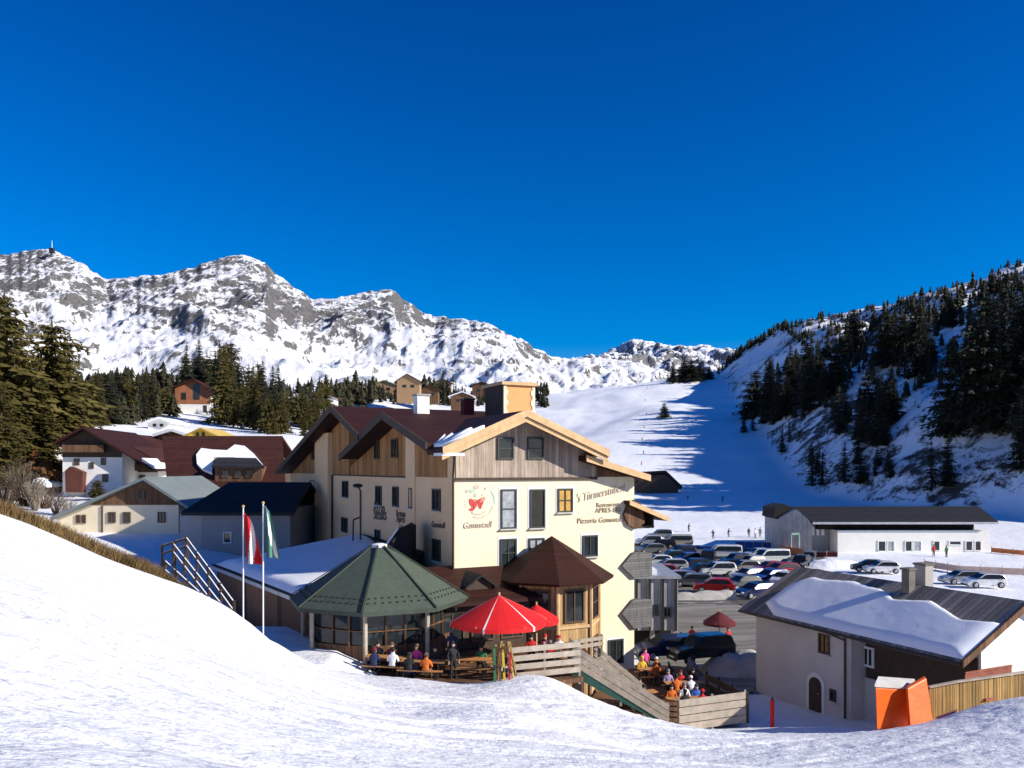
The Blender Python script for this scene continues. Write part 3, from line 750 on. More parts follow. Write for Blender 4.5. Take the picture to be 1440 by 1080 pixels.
b = MB(); b.obox(a_ - ex_ * .06 - ey_ * .06 + UP * h_, ex_ * (w_ + .12), ey_ * .82, UP * .1); b.build('chimney_cap', M['metal_dark'], c1)
# balconies round the right corner ------------------------------
pB = L(0, -.22, 0); M['balc'] = planks('grey_balcony_boards', (.17, .165, .155), (0, 0, 1), .16, .1, .2)
for (yt, yb, ytip) in ((776, 813, 796), (842, 884, 863)):
    tip = hit(875, ytip, pB, NF); a = hit(892, yt, pB, NF); c = hit(917, yt + 1, pB, NF); d = hit(917, yb - 3, pB, NF); e = hit(892, yb, pB, NF)
    b = MB(); b.prism([tip, a, c, d, e], D1 * .12); bal = b.build('balcony', M['balc'], hotel)
    b = MB(); b.obox(L(12.22, -.08, e.z + .25), D2 * 1.05, D1 * 6, UP * .16); b.obox(L(13.2, -.08, e.z + .42), D2 * .08, D1 * 6, UP * 1.0); b.build('balcony_floor', M['balc'], bal)
po = [hit(x, y, pB, NF) for x, y in ((882, 712), (892, 703), (902, 708), (907, 735), (895, 744), (884, 738), (878, 724))]
b = MB(); b.prism(po, D1 * .3); bal = b.build('balcony', M['wood_brown'], hotel)
b = MB(); b.obox(L(12.22, .1, po[4].z), D2 * 1.6, D1 * 6, UP * .18); b.obox(L(13.7, .1, po[4].z), D2 * .1, D1 * 6, UP * 1.0); b.build('balcony_floor', M['wood_dark'], bal)
pr0 = hit(885, 704, L(0, -.6, 0), NF); pr1 = hit(940, 728, L(0, -.6, 0), NF)
b = MB(); slab(b, pr0, pr1, D1 * 7, .22); b.build('porch_roof', M['roof_brown'], hotel)
b = MB(); b.prism([pr0 + UP * .04 - D1 * .01, pr1 + UP * .04 - D1 * .01, pr1 - UP * .26 - D1 * .01, pr0 - UP * .26 - D1 * .01], -D1 * .08); b.build('barge_board', M['wood_light'], hotel)
# turret --------------------------------------------------------
TC = L(5.6, -1.15, 0); rot = math.atan2(D2.y, D2.x) + R(22.5)
def octpt(c, r, z, k, n=8, rt=rot): a = rt + 2 * math.pi * k / n; return V((c.x + r * math.cos(a), c.y + r * math.sin(a), z))
b = MB(); b.lathe((TC.x, TC.y, 0), [(2.75, -13.6), (2.75, -6.15)], 8, rot); tur = b.build('turret', M['wood_turret'], hotel)
b = MB(); b.lathe((TC.x, TC.y, 0), [(3.62, -6.42), (3.66, -6.28), (2.5, -5.55), (1.2, -4.72), (.03, -3.98)], 8, rot); b.build('turret_roof', M['roof_brown'], hotel)
b = MB()
for k in range(8):
    p = octpt(TC, 2.80, 0, k); b.tube((p.x, p.y, -13.6), (p.x, p.y, -6.2), .10, n=6)
b.lathe((TC.x, TC.y, 0), [(2.84, -8.9), (2.84, -8.74)], 8, rot); b.lathe((TC.x, TC.y, 0), [(2.84, -6.5), (2.84, -6.3)], 8, rot)
b.build('turret_frame', M['wood_light'], hotel)
for k in range(4, 8):
    p, q = octpt(TC, 2.75, 0, k), octpt(TC, 2.75, 0, k + 1); ex = (q - p).normalized(); n = ex.cross(UP)
    Ln = (q - p).length
    window(hotel, p + ex * .42 + UP * -6.72, ex, n, Ln - .84, 1.85, M['frame_brown'], M['glass'], mull=(1, 1 if k == 6 else 0), sill=False, name='turret_window')
    window(hotel, p + ex * .5 + UP * -9.6, ex, n, Ln - 1.0, 1.5, M['frame_brown'], M['glass'], sill=False, name='turret_window')
# lean-to roof along the front, with a small snowy dormer
b = MB(); slab(b, L(-2.8, .3, -5.55), L(-2.8, -3.3, -7.05), D2 * 6.4, .2); b.build('lean_to_roof', M['roof_brown'], hotel)
b = MB(); b.obox(L(-2.3, -2.6, -13.2), D2 * 5.6, D1 * 2.55, UP * 6.2); b.build('porch_wall', M['wood_dark'], hotel)
for k in range(3): window(hotel, L(-1.9 + 1.75 * k, -2.6, -7.6), D2, NF, 1.35, 1.7, M['frame_brown'], M['glass'], sill=False)
d0 = L(-.2, -2.2, -6.75)
b = MB(); b.prism([d0, d0 + D2 * 1.5, d0 + D2 * 1.5 + UP * .35, d0 + D2 * .75 + UP * .85, d0 + UP * .35], D1 * 2.0); dm = b.build('dormer', M['wood_dark'], hotel)
b = MB()
ap = d0 + D2 * .75 + UP * .98 - D1 * .25
slab(b, ap, d0 - D2 * .2 + UP * .32 - D1 * .25, D1 * 2.2, .1); slab(b, ap + UP * .003, d0 + D2 * 1.7 + UP * .32 - D1 * .25, D1 * 2.2, .1); b.build('dormer_roof', M['roof_dark'], dm)
# black sloping hatch on the annex roof and wall lamp
# ================================================================= pavilion
PC = V((-7.05, 42.3, 0)); PR = R(-90)
pav = thing('pavilion', (PC.x, PC.y, -9.6), 'octagonal terrace pavilion with green felt roof and glazed timber walls', 'pavilion')
b = MB(); b.lathe((PC.x, PC.y, 0), [(4.72, -7.02), (4.76, -6.86), (3.0, -5.75), (1.5, -4.8), (.42, -4.18), (.42, -4.12)], 8, PR); b.build('roof', M['pav_green'], pav)
b = MB(); b.lathe((PC.x, PC.y, 0), [(.44, -4.2), (.40, -4.06), (.2, -4.0)], 8, PR); b.build('roof_cap', M['metal_white'], pav)
b = MB()
for k in range(8):
    p, q = octpt(PC, 4.79, -6.80, k, 8, PR), octpt(PC, .45, -4.10, k, 8, PR); b.beam(p, q, .10, .05)
    p2, q2 = octpt(PC, 4.74, -6.94, k, 8, PR), octpt(PC, 4.74, -6.94, k + 1, 8, PR); b.beam(p2, q2, .06, .2)
b.build('roof_trim', M['pav_trim'], pav)
b = MB()   # snow guards: little studs in rows on the felt
for k in range(8):
    for rr, zz in ((4.25, -6.53), (3.95, -6.34)):
        p, q = octpt(PC, rr, zz, k, 8, PR), octpt(PC, rr, zz, k + 1, 8, PR)
        for j in range(9):
            s = p.lerp(q, (j + .5) / 9); b.obox(s - V((.03, .03, .02)), (.06, 0, 0), (0, .06, 0), (0, 0, .09))
tag(b.build('snow_guards', M['metal_dark'], pav), kind='stuff')
b = MB(); b.lathe((PC.x, PC.y, 0), [(3.85, -9.9), (3.85, -8.75)], 8, PR); b.build('base_wall', M['wood_brown'], pav)
b = MB(); b.lathe((PC.x, PC.y, 0), [(3.72, -8.75), (3.72, -6.95)], 8, PR); b.build('glazing', M['glass'], pav)
b = MB()
for k in range(8):
    p, q = octpt(PC, 3.8, 0, k, 8, PR), octpt(PC, 3.8, 0, k + 1, 8, PR)
    for z in (-8.72, -7.15, -7.95):
        b.beam(p + UP * z, q + UP * z, .10, .10 if z < -8 or z > -7.5 else .05)
    for j in (1, 2):
        s = p.lerp(q, j / 3); b.beam(s + UP * -8.75, s + UP * -7.1, .07, .07)
b.build('mullion', M['wood_brown'], pav)
for k in range(8):
    p = octpt(PC, 4.05, 0, k, 8, PR); b = MB(); b.tube((p.x, p.y, -9.9), (p.x, p.y, -6.9), .11, n=8); b.build('post', M['wood_pale'], pav)
# ================================================================= snow roofed annex
N0, N1, N2, N3 = V((-10.25, 41, -6.95)), V((-21.5, 57, -6.9)), V((-11.6, 61.9, -5.15)), V((-5.5, 49.6, -5.15))
N4 = V((-6.5, 41.5, -6.6))
an = thing('annex', (-12, 50, -10), 'low timber annex with flat snow covered roof beside the hotel', 'building')
ring = [N0, N4, N3, N2, N1]
b = MB(); b.prism(ring, (0, 0, -.32)); b.build('roof', M['roof_dark'], an)
cen = sum(ring, V()) / 5
ins = [p.lerp(cen, .05) for p in ring]
b = MB(); b.prism([p - UP * .33 for p in ins], (0, 0, -4.5)); b.build('wall', M['wood_brown'], an)
G = 22
def quadpt(u, v): return N0.lerp(N1, v).lerp(N4.lerp(N3, min(1, v * 1.0)).lerp(N2, v), u)
gx = np.zeros((G + 1, G + 1)); gy = gx.copy(); gzz = gx.copy()
for i in range(G + 1):
    for j in range(G + 1):
        p = quadpt(.015 + .97 * j / G, .01 + .98 * i / G); e = min(i, j, G - i, G - j)
        gx[i, j], gy[i, j] = p.x, p.y; gzz[i, j] = p.z + .02 + (.30 + .10 * noise.noise(p * .35)) * (0 if e == 0 else .75 if e == 1 else 1)
o = grid_mesh('roof_snow', gx, gy, gzz, M['roof_snow']); o.parent = an; o.matrix_parent_inverse = MW[an].inverted()
dr = (N1 - N0).normalized(); outn = UP.cross(dr) * 1
outn = V((-.818, -.575, 0))
b = MB(); b.obox(N0 + outn * .01 - UP * .3, N1 - N0, outn * .05, UP * .22); b.build('fascia', M['metal_grey'], an)
for k in range(7):
    p = N0.lerp(N1, .03 + .155 * k) - outn * .42; b = MB(); b.beam(p - UP * 4.2, p - UP * .33, .2, .2); b.build('post', M['wood_orange'], an)
wl = ins[0].lerp(ins[4], .05)
ht = thing('roof_hatch', (-6.6, 48.5, -5.5), 'black sloping roof hatch beside the hotel wall behind the pavilion', 'hatch')
p0 = at(556, 790, 47.5); b = MB(); b.prism([at(545, 790, 47.5), at(579, 792, 47.5), at(579, 742, 47.5), at(572, 738, 47.5), at(560, 745, 47.5)], (0, 2.2, 0)); b.build('hatch_body', M['dark_void'], ht)
b = MB(); b.prism([at(543, 768, 47.4), at(560, 744, 47.4), at(560, 741, 47.4), at(541, 766, 47.4)], (0, 2.3, 0)); b.build('snow_cap', M['roof_snow'], ht)
lp = thing('wall_lamp', L(-1.2, 20, -7), 'thin dark lamp post with curved arm before the shaded hotel wall', 'lamp')
q = at(507, 770, 57); b = MB(); b.tube(q, at(507, 690, 57), .07); b.build('pole', M['metal_dark'], lp)
b = MB(); b.tube(at(507, 690, 57), at(503, 683, 57), .06); b.ball(at(503, 683, 57), (.38, .3, .16), 10, 6); b.build('lamp_head', M['metal_dark'], lp)
b = MB(); b.tube(at(507, 727, 57), at(497, 731, 57), .06); b.tube(at(497, 731, 57), at(496, 768, 57), .06); b.build('bracket_pipe', M['metal_dark'], lp)
# grey deck building right of the hotel -------------------------
ga = thing('garage_building', (10, 59, -13), 'grey clad garage block with snowy flat roof at the hotel corner', 'garage')
b = MB(); b.box(4.6, 12.0, 57.6, 65, -11.75, -8.0); b.build('wall', M['grey_clad'], ga)
b = MB(); b.box(4.4, 12.2, 57.4, 65.2, -7.997, -7.8); b.build('roof', M['metal_grey'], ga)
b = MB(); b.box(4.6, 10.6, 58.2, 64.6, -7.797, -7.45); b.build('roof_snow', M['roof_snow'], ga)
b = MB()
for x in (9.0, 9.95, 10.9, 11.85): b.box(x - .07, x + .07, 57.42, 57.59, -11.75, -8.0)
b.build('post', M['metal_dark'], ga)
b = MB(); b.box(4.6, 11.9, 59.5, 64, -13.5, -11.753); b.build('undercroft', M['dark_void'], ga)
for x in (8.6, 10.2, 11.8): b = MB(); b.box(x - .15, x + .15, 57.7, 58.0, -13.3, -11.755); b.build('pillar', M['concrete'], ga)
for r_ in ((919, 850, 926, 866), (932, 853, 944, 868)): wpx(ga, (0, 57.6, 0), (0, -1, 0), r_, M['frame_dark'], M['glass'], sill=False)
# ================================================================= snow roofed house on the right
E1 = V((.42, -.907, 0)).normalized(); E2 = V((-E1.y, E1.x, 0))     # E1 runs along the eaves towards the camera, E2 to the right
HC = V((13.66, 47.8, 0))
def Hh(s, t, z): return HC + E1 * s + E2 * t + UP * z
M['house_wall_shade'] = mat('shade_greyed_white_render', (.56, .52, .47), .85, .1, .5, .006, 25)  # the white wall greyed in its colour to look shaded
hs_ = thing('house', Hh(7, 3, -13), 'white house under a thick blanket of roof snow', 'house')
LEN, WID, ze, zr_ = 14.3, 4.55, -8.45, -6.15
EB = Hh(0, 0, 0)
NW = -E2
b = MB()
pl = [Hh(.7, .65, -14), Hh(.7, 8.5, -14), Hh(.7, 8.5, -8.3), Hh(.7, WID, -6.6), Hh(.7, .65, -8.25)]
b.prism(pl, E1 * 7.0); b.prism([p + E1 * 7.0 + (E2 * 1.1 if i in (0, 4) else V()) + (UP * .45 if i == 4 else V()) for i, p in enumerate(pl)], E1 * 6.2); b.build('wall', M['house_wall_shade'], hs_)
b = MB(); b.prism([Hh(13.9, 1.8, -14), Hh(13.9, 8.48, -14), Hh(13.9, 8.48, -8.35), Hh(13.9, WID, -6.65), Hh(13.9, 1.8, -7.95)], E1 * .04); b.build('lit_gable_slab', M['white_wall'], hs_)  # overlay in the lit tone over the shade-greyed wall
b = MB(); slab(b, Hh(0, WID, zr_), Hh(0, 0, ze), E1 * LEN, .22); slab(b, Hh(0, WID, zr_ + .004), Hh(0, 9.1, ze), E1 * LEN, .22); b.build('roof', M['roof_tile'], hs_)
b = MB(); b.tube(Hh(0, -.06, ze - .12), Hh(LEN, -.06, ze - .12), .075); b.tube(Hh(7.4, .55, ze - .3), Hh(7.4, .55, -13), .06); b.tube(Hh(6.6, -.05, ze - .15), Hh(7.4, .55, ze - .5), .05); b.build('gutter', M['metal_dark'], hs_)
b = MB(); b.prism([Hh(LEN + .01, WID, zr_ + .05), Hh(LEN + .01, -.05, ze + .05), Hh(LEN + .01, -.05, ze - .28), Hh(LEN + .01, WID, zr_ - .28)], E1 * .1); b.prism([Hh(LEN + .01, WID, zr_ + .05), Hh(LEN + .01, 9.15, ze + .05), Hh(LEN + .01, 9.15, ze - .28), Hh(LEN + .01, WID, zr_ - .28)], E1 * .1); b.build('barge_board', M['wood_brown'], hs_)
# recess under the eaves: dark boards and a low plinth
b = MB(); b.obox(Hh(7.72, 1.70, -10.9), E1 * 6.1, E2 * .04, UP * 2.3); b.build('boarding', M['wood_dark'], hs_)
b = MB(); b.obox(Hh(7.6, 1.62, -14), E1 * 6.3, E2 * .12, UP * 3.1); b.build('plinth', M['house_wall_shade'], hs_)
# snow blanket with a ragged upper edge
nu, nv = 60, 26
gx = np.zeros((nv + 1, nu + 1)); gy = gx.copy(); gzz = gx.copy()
for i in range(nv + 1):
    for j in range(nu + 1):
        s = 1.2 + (LEN - 1.25) * j / nu
        f = j / nu
        up = np.interp(f, [0, .08, .3, .45, .55, .7, .8, .88, 1], [.45, .80, .86, .80, .66, .74, .62, .52, .60]) + .035 * noise.noise((f * 9, 1, 4)) + .015 * noise.noise((f * 31, 2, 4))
        lo = .02 if f > .12 else .02 + (.12 - f) * 1.5
        t = WID * (lo + (up - lo) * i / nv)
        e = min(i, nv - i, j, nu - j); k = 0 if e == 0 else .6 if e == 1 else .85 if e == 2 else 1
        p = Hh(s, t, ze + (zr_ - ze) * t / WID)
        th = .25 + .06 * noise.noise(p * .28) + .008 * noise.noise(p * 1.9)
        gx[i, j], gy[i, j], gzz[i, j] = p.x, p.y, p.z + .012 + th * k
o = grid_mesh('roof_snow', gx, gy, gzz, M['roof_snow']); o.parent = hs_; o.matrix_parent_inverse = MW[hs_].inverted()
for (s, t, w_, d_, zt, zb, m) in ((8.2, 3.75, .46, .46, -5.35, -6.8, 'stone'), (7.5, 5.6, .68, .62, -5.25, -7.0, 'concrete')):
    b = MB(); b.obox(Hh(s, t, zb), E1 * w_, E2 * d_, UP * (zt - zb)); c = b.build('chimney', M[m], hs_)
    b = MB(); b.obox(Hh(s - .06, t - .06, zt), E1 * (w_ + .12), E2 * (d_ + .12), UP * .10); b.build('chimney_cap', M['stone'], c)
pW = Hh(0, .65, 0)
wpx(hs_, pW, NW, (1152, 890, 1167, 921), M['frame_brown'], M['glass'], mull=(1, 1))
wpx(hs_, pW, NW, (1168, 968, 1176, 987), M['frame_dark'], M['glass'], mull=(0, 0))
wpx(hs_, Hh(0, 1.68, 0), NW, (1208, 906, 1230, 940), M['frame_white'], M['glass'], mull=(2, 0), sill=False, fw=.11)
# arched door with pale surround
a = hit(1139, 1012, pW, NW); c = hit(1156, 1012, pW, NW); ez = (c - a).dot(E1)
zt = hit(1147, 952, pW, NW).z
def archpts(o, w, z0, z1): return [o, o + E1 * w] + [o + E1 * (w / 2 + w / 2 * math.cos(t)) + UP * (z1 - z0 - w / 2 + w / 2 * math.sin(t)) for t in [math.pi * i / 10 for i in range(11)]]
a.z = -13.2
b = MB(); b.prism(archpts(a - E1 * .2, ez + .4, -13.2, zt + .25), NW * .05); sr = b.build('door_surround', M['white_wall'], hs_)
b = MB(); b.prism(archpts(a, ez, -13.2, zt), NW * .09); dd = b.build('door', M['wood_dark'], hs_)
b = MB(); b.ball(a + E1 * ez * .8 + UP * 1.0 + NW * .11, .04, 6, 4); b.build('handle', M['metal_grey'], dd)
# gable wall facing the camera: porch rail and windows
pG = Hh(13.9, 0, 0); NG = E1
window(hs_, Hh(13.9, 5.4, -9.0), E2, E1, .9, .8, M['frame_brown'], M['glass'], sill=True)
window(hs_, Hh(13.9, 7.0, -9.0), E2, E1, .8, .8, M['frame_brown'], M['glass'], sill=True)
b = MB()
for z in (-9.15, -9.85): b.obox(Hh(14.0, .6, z), E2 * 3.2, E1 * .06, UP * .09)
b.obox(Hh(14.0, .6, -9.85), E2 * 3.2, E1 * .03, UP * .68); b.obox(Hh(13.9, .6, -10.1), E2 * 3.2, E1 * 1.1, UP * .1)
b.build('porch_rail', mat('reddish_boards', (.28, .085, .05), .7, .35, 2), hs_)
# ================================================================= paling fence and orange pad by the house
FZ = [(1306, 34.0), (1345, 34.2), (1390, 34.6), (1440, 35.2), (1530, 36.2), (1640, 37.4)]
fpts = []
for px, Y in FZ:
    x = (px - CX) / F * Y; fpts.append(V((x, Y, 0)))
ytop = np.interp([f[0] for f in FZ], [1306, 1340, 1440, 1640], [967, 960, 946, 925])
fen = thing('paling_fence', (fpts[0].x, fpts[0].y, -10), 'honey brown paling fence along the snow in front of the white house', 'fence')
b = MB(); bp = MB(); br = MB()
for i in range(len(FZ) - 1):
    p, q = fpts[i], fpts[i + 1]; z0 = (HY - ytop[i]) / F * p.y; z1 = (HY - ytop[i + 1]) / F * q.y
    p = V((p.x, p.y, z0)); q = V((q.x, q.y, z1))
    n = int((q - p).length / .155)
    d = (q - p) / n
    for k in range(n):
        s = p + d * k; b.obox(s - UP * 1.7, d * .88, V((.0, .03, 0)), UP * (1.66 + rnd.uniform(-.03, .03)))
    br.beam(p + V((0, -.02, .03)), q + V((0, -.02, .03)), .16, .07); br.beam(p + V((0, .06, -.35)), q + V((0, .06, -.35)), .06, .1)
    bp.beam(p + V((0, .10, -1.8)), p + V((0, .10, .0)), .1, .1)
b.build('paling', M['wood_yellow'], fen); br.build('rail', M['wood_pale'], fen); bp.build('post', M['wood_brown'], fen)
od = thing('padded_box', at(1258, 1022, 33.8), 'orange padded crash box with pale top standing in the snow by the house', 'crash pad')
def padbox(b, p, a, c, h, r=.05):
    p = V(p); a = V(a); c = V(c)
    for k in range(1):
        b.obox(p, a, c, UP * h)
b = MB(); q = at(1233, 1026, 33.6); q = at(1233, 1026, 33.0); b.prism([q, at(1283, 1028, 33.7), at(1281, 970, 33.7), at(1231, 967, 33.0)], (.65, 1.1, 0)); box_ = b.build('pad', M['orange_pad'], od)
b = MB(); b.prism([at(1230, 966, 32.95), at(1283, 969.5, 33.68), at(1283, 966.5, 33.68), at(1230, 963, 32.95)], (.68, 1.15, .05)); b.build('lid', M['sill'], od)
bv = box_.modifiers.new('soft', 'BEVEL'); bv.width = .05; bv.segments = 3
pd = thing('crash_pad', at(1297, 1022, 33), 'bright orange crash mat leaning against the padded box', 'crash mat')
b = MB(); b.prism([at(1280, 1024, 32.6), at(1312, 1014, 33.3), at(1303, 953, 33.7), at(1276, 968, 33.1)], (.05, .30, .02)); o = b.build('mat', M['orange_pad'], pd)
bv = o.modifiers.new('soft', 'BEVEL'); bv.width = .06; bv.segments = 3
rm = thing('ground_mat', at(1330, 1010, 31.8), 'faded red mat lying on the snow beside the orange crash mat', 'mat')
mb = MB(); ctr = [(1316, 1016, 31.6), (1346, 1010, 31.5), (1342, 998, 32.2), (1318, 1006, 32.4)]
pts = [at(*p) for p in ctr]
pts = [V((p.x, p.y, fz(p.x, p.y) + .06)) for p in pts]
mb.prism(pts, (0, 0, .05)); mb.build('mat', M['pad_dark'], rm)
po = thing('marker_pole', at(1086, 1020, 39), 'red padded marker post standing alone in the shaded snow', 'post')
b = MB(); q = at(1086, 1030, 39); b.tube(q - UP * .4, at(1086, 984, 39), .10, n=10); b.build('padding', M['red'], po)
b = MB(); b.tube(at(1086, 984, 39), at(1086, 981, 39), .05); b.build('tip', M['metal_dark'], po)
# ================================================================= lift station
ls = thing('lift_station', (52, 128, -13), 'long low lift station with dark roof and white ticket hall', 'building')
YS = 124.0
x0, x1 = at(1178, 0, YS).x, at(1392, 0, YS).x
b = MB(); b.box(x0, x1, YS, YS + 9, -14, at(0, 746, YS).z); b.build('wall', M['white_wall'], ls)
zr1 = at(0, 712, YS + 8).z; ze1 = at(0, 734, YS - .8).z
xa, xb = at(1118, 0, YS).x, at(1400, 0, YS).x
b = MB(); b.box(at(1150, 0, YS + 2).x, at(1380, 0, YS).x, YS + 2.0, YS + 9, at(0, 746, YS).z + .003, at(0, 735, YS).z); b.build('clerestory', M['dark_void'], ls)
rf = MB()
ri0, ri1 = V((at(1112, 0, YS + 8).x, YS + 8, zr1)), V((at(1376, 0, YS + 8).x, YS + 8, zr1))
e0, e1 = V((at(1140, 0, YS).x, YS - .8, ze1)), V((xb, YS - .8, ze1))
rf.prism([ri0, e0, e1, ri1], (0, 0, -.35))
rf.prism([ri0 + UP * .004, ri1 + UP * .004, ri1 + V((1.5, 9, -2)), ri0 + V((0, 9, -2))], (0, 0, -.35)); rf.build('roof', M['roof_dark'], ls)
b = MB(); b.obox(e0 + V((0, -.05, -.36)), e1 - e0, (0, .047, 0), UP * .34); b.build('fascia', M['metal_grey'], ls)
gx0, gx1 = at(1098, 0, YS + 2).x, at(1142, 0, YS).x
b = MB(); b.prism([(gx0, YS + 3, -14), (gx1, YS, -14), (gx1, YS, ze1 - .2), (at(1120, 0, YS + 1.5).x, YS + 1.5, at(0, 716, YS + 1.5).z), (gx0, YS + 3, at(0, 728, YS + 3).z)], (0, 7, 0)); b.build('gable_end', M['grey_clad'], ls)
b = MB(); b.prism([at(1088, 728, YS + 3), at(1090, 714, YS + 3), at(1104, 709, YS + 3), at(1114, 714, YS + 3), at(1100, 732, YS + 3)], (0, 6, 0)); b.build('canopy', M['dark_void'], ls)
b = MB(); b.box(gx1, x0, YS + 3, YS + 8, -14, ze1 - .4); b.build('entrance_wall', M['grey_wall'], ls)
for i, px in enumerate((1141, 1148, 1155)):
    b = MB(); b.box(at(px, 0, YS + 2.9).x, at(px + 4, 0, YS + 2.9).x, YS + 2.85, YS + 2.99, at(0, 755, YS).z, at(0, 742, YS).z); b.build('sign_panel', M['white_canvas'], ls)
for r_ in ((1234, 760, 1246, 776), (1247, 760, 1258, 776), (1272, 760, 1283, 776), (1284, 760, 1296, 776), (1312, 760, 1322, 775), (1334, 760, 1352, 767), (1357, 760, 1368, 775), (1370, 760, 1380, 775)):
    wpx(ls, (0, YS, 0), (0, -1, 0), r_, M['frame_white'], M['glass'] if r_[0] not in (1247, 1284) else M['curtain'], mull=(0, 0), sill=False, fw=.16)
# dark hut at the foot of the piste
hu = thing('hut', at(925, 690, 250), 'small dark hut at the foot of the ski piste', 'hut')
g = ground_at(926, 694, 150); Yh = g.y
def P(px, py): return at(px, py, Yh)
b = MB(); b.prism([P(896, 700), P(952, 700), P(955, 684), P(935, 665), P(902, 668), P(896, 676)], (0, 9, 0)); b.build('wall', M['wood_dark'], hu)
b = MB(); b.prism([P(893, 677), P(902, 664), P(937, 662), P(960, 684), P(958, 688), P(936, 667), P(903, 669), P(895, 680)], (0, 10, 0)); b.build('roof', M['roof_dark'], hu)
# ================================================================= village houses on the left
def chalet(name, label, cat, x0, x1, pa, el, er, yb, Y, depth, wall, roof, gable=None, yg=None, wins=(), over=.7, yaw=0.0, chim=None, thick=.28, frame='frame_brown'):
    """gable front drawn between pixel columns at depth Y; apex pa, eaves el/er, base row yb"""
    n = V((math.sin(yaw), -math.cos(yaw), 0)); ex = UP.cross(n); p0 = at((x0 + x1) / 2, yb, Y)
    f = lambda px, py, o=0.0: hit(px, py, p0 + n * o, n)
    t = thing(name, f((x0 + x1) / 2, yb), label, cat)
    A, El, Er = f(*pa, over), f(*el, over), f(*er, over)
    th = UP * thick
    def und(px_pt):
        s = (px_pt - A).dot(ex); l = (El - A).dot(ex); r = (Er - A).dot(ex)
        return (A.z + (El.z - A.z) * s / l if s < 0 else A.z + (Er.z - A.z) * s / r) - thick - .02
    L0, R0 = f(x0, yb), f(x1, yb); L0.z -= 2.5; R0.z = L0.z; Am = f(*pa)
    l_t = V((L0.x, L0.y, und(L0))); r_t = V((R0.x, R0.y, und(R0))); a_t = V((Am.x, Am.y, und(A)))
    b = MB(); b.prism([L0, R0, r_t, a_t, l_t], -n * depth); b.build('wall', wall, t)
    if gable is not None:
        zg = f(x0, yg).z
        gl, gr = V((L0.x, L0.y, max(zg, l_t.z - .001))), V((R0.x, R0.y, max(zg, r_t.z - .001)))
        pts = [V((L0.x, L0.y, zg)), V((R0.x, R0.y, zg))]
        if r_t.z > zg + .02: pts.append(r_t)
        else: pts[1] = a_t + (R0 - L0).normalized() * ((a_t.z - zg) / max(.01, (A.z - Er.z)) * (Er - A).dot(ex)); pts[1].z = zg
        pts.append(a_t)
        if l_t.z > zg + .02: pts.append(l_t)
        else: pts[0] = a_t + (R0 - L0).normalized() * ((a_t.z - zg) / max(.01, (A.z - El.z)) * (El - A).dot(ex)); pts[0].z = zg
        b = MB(); b.prism([p + n * .003 for p in pts], n * .06); b.build('board_gable', gable, t)
    b = MB(); slab(b, A, El, -n * (depth + 2 * over), thick); slab(b, A + UP * .003, Er, -n * (depth + 2 * over), thick); ro = b.build('roof', roof, t)
    for w in wins:
        off = .065 if (gable is not None and w[3] < yg) else 0
        wpx(t, p0 + n * off, n, w, M[frame], M['glass'], mull=(1, 0), sill=False, fw=.1)
    if chim:
        a = f(*chim[:2]); b = MB(); b.obox(a - n * 2.5 - UP * 2.0, ex * .8, -n * .8, UP * 2.8); b.build('chimney', M['chim'], ro)
    return t, f, n, ex
ch, f, n, ex = chalet('chalet', 'cream chalet with dark wooden gable and grey green metal roof', 'chalet', 80, 251, (201, 671), (70, 727), (270, 716), 748, 75, 12, M['cream2'], M['roof_green'], M['wood_brown'], 710,
    ((107, 724, 113, 736), (115, 724, 121, 736), (152, 720, 163, 735), (173, 720, 184, 735), (222, 720, 233, 735), (189, 689, 196, 702), (197, 689, 204, 702)), 1.0)
b = MB(); b.obox(f(143, 750, .01), ex * .12, n * .1, UP * 2.6); b.build('downpipe', M['metal_dark'], ch)
dk = thing('house', at(340, 785, 68), 'slate grey shaded house with black roof beside the hotel', 'house')
b = MB(); xl, xr = at(283, 0, 68).x, at(408, 0, 68).x
b.box(xl, xr, 68, 78, -11, at(0, 716, 68).z); b.build('wall', M['grey_wall'], dk)
b = MB(); zR = at(0, 678, 73).z; zE = at(0, 720, 67.2).z
b.prism([(xl - 1.4, 67.2, zE), (xr + .5, 67.2, zE), (xr + .5, 73, zR), (xl + .6, 73, zR)], (0, 0, -.3)); b.prism([(xl + .6, 73, zR + .003), (xr + .5, 73, zR + .003), (xr + .5, 79, zE), (xl - 1.4, 79, zE)], (0, 0, -.3)); b.build('roof', M['roof_dark'], dk)
b = MB(); b.box(at(253, 0, 69).x, xl - .003, 69, 76, -11, at(0, 722, 69).z); b.build('side_wing', mat('lilac_render', (.42, .39, .38), .85, .1, .6), dk)
wpx(dk, (0, 68, 0), (0, -1, 0), (314, 748, 326, 764), M['frame_white'], M['glass'], mull=(0, 0), sill=False)
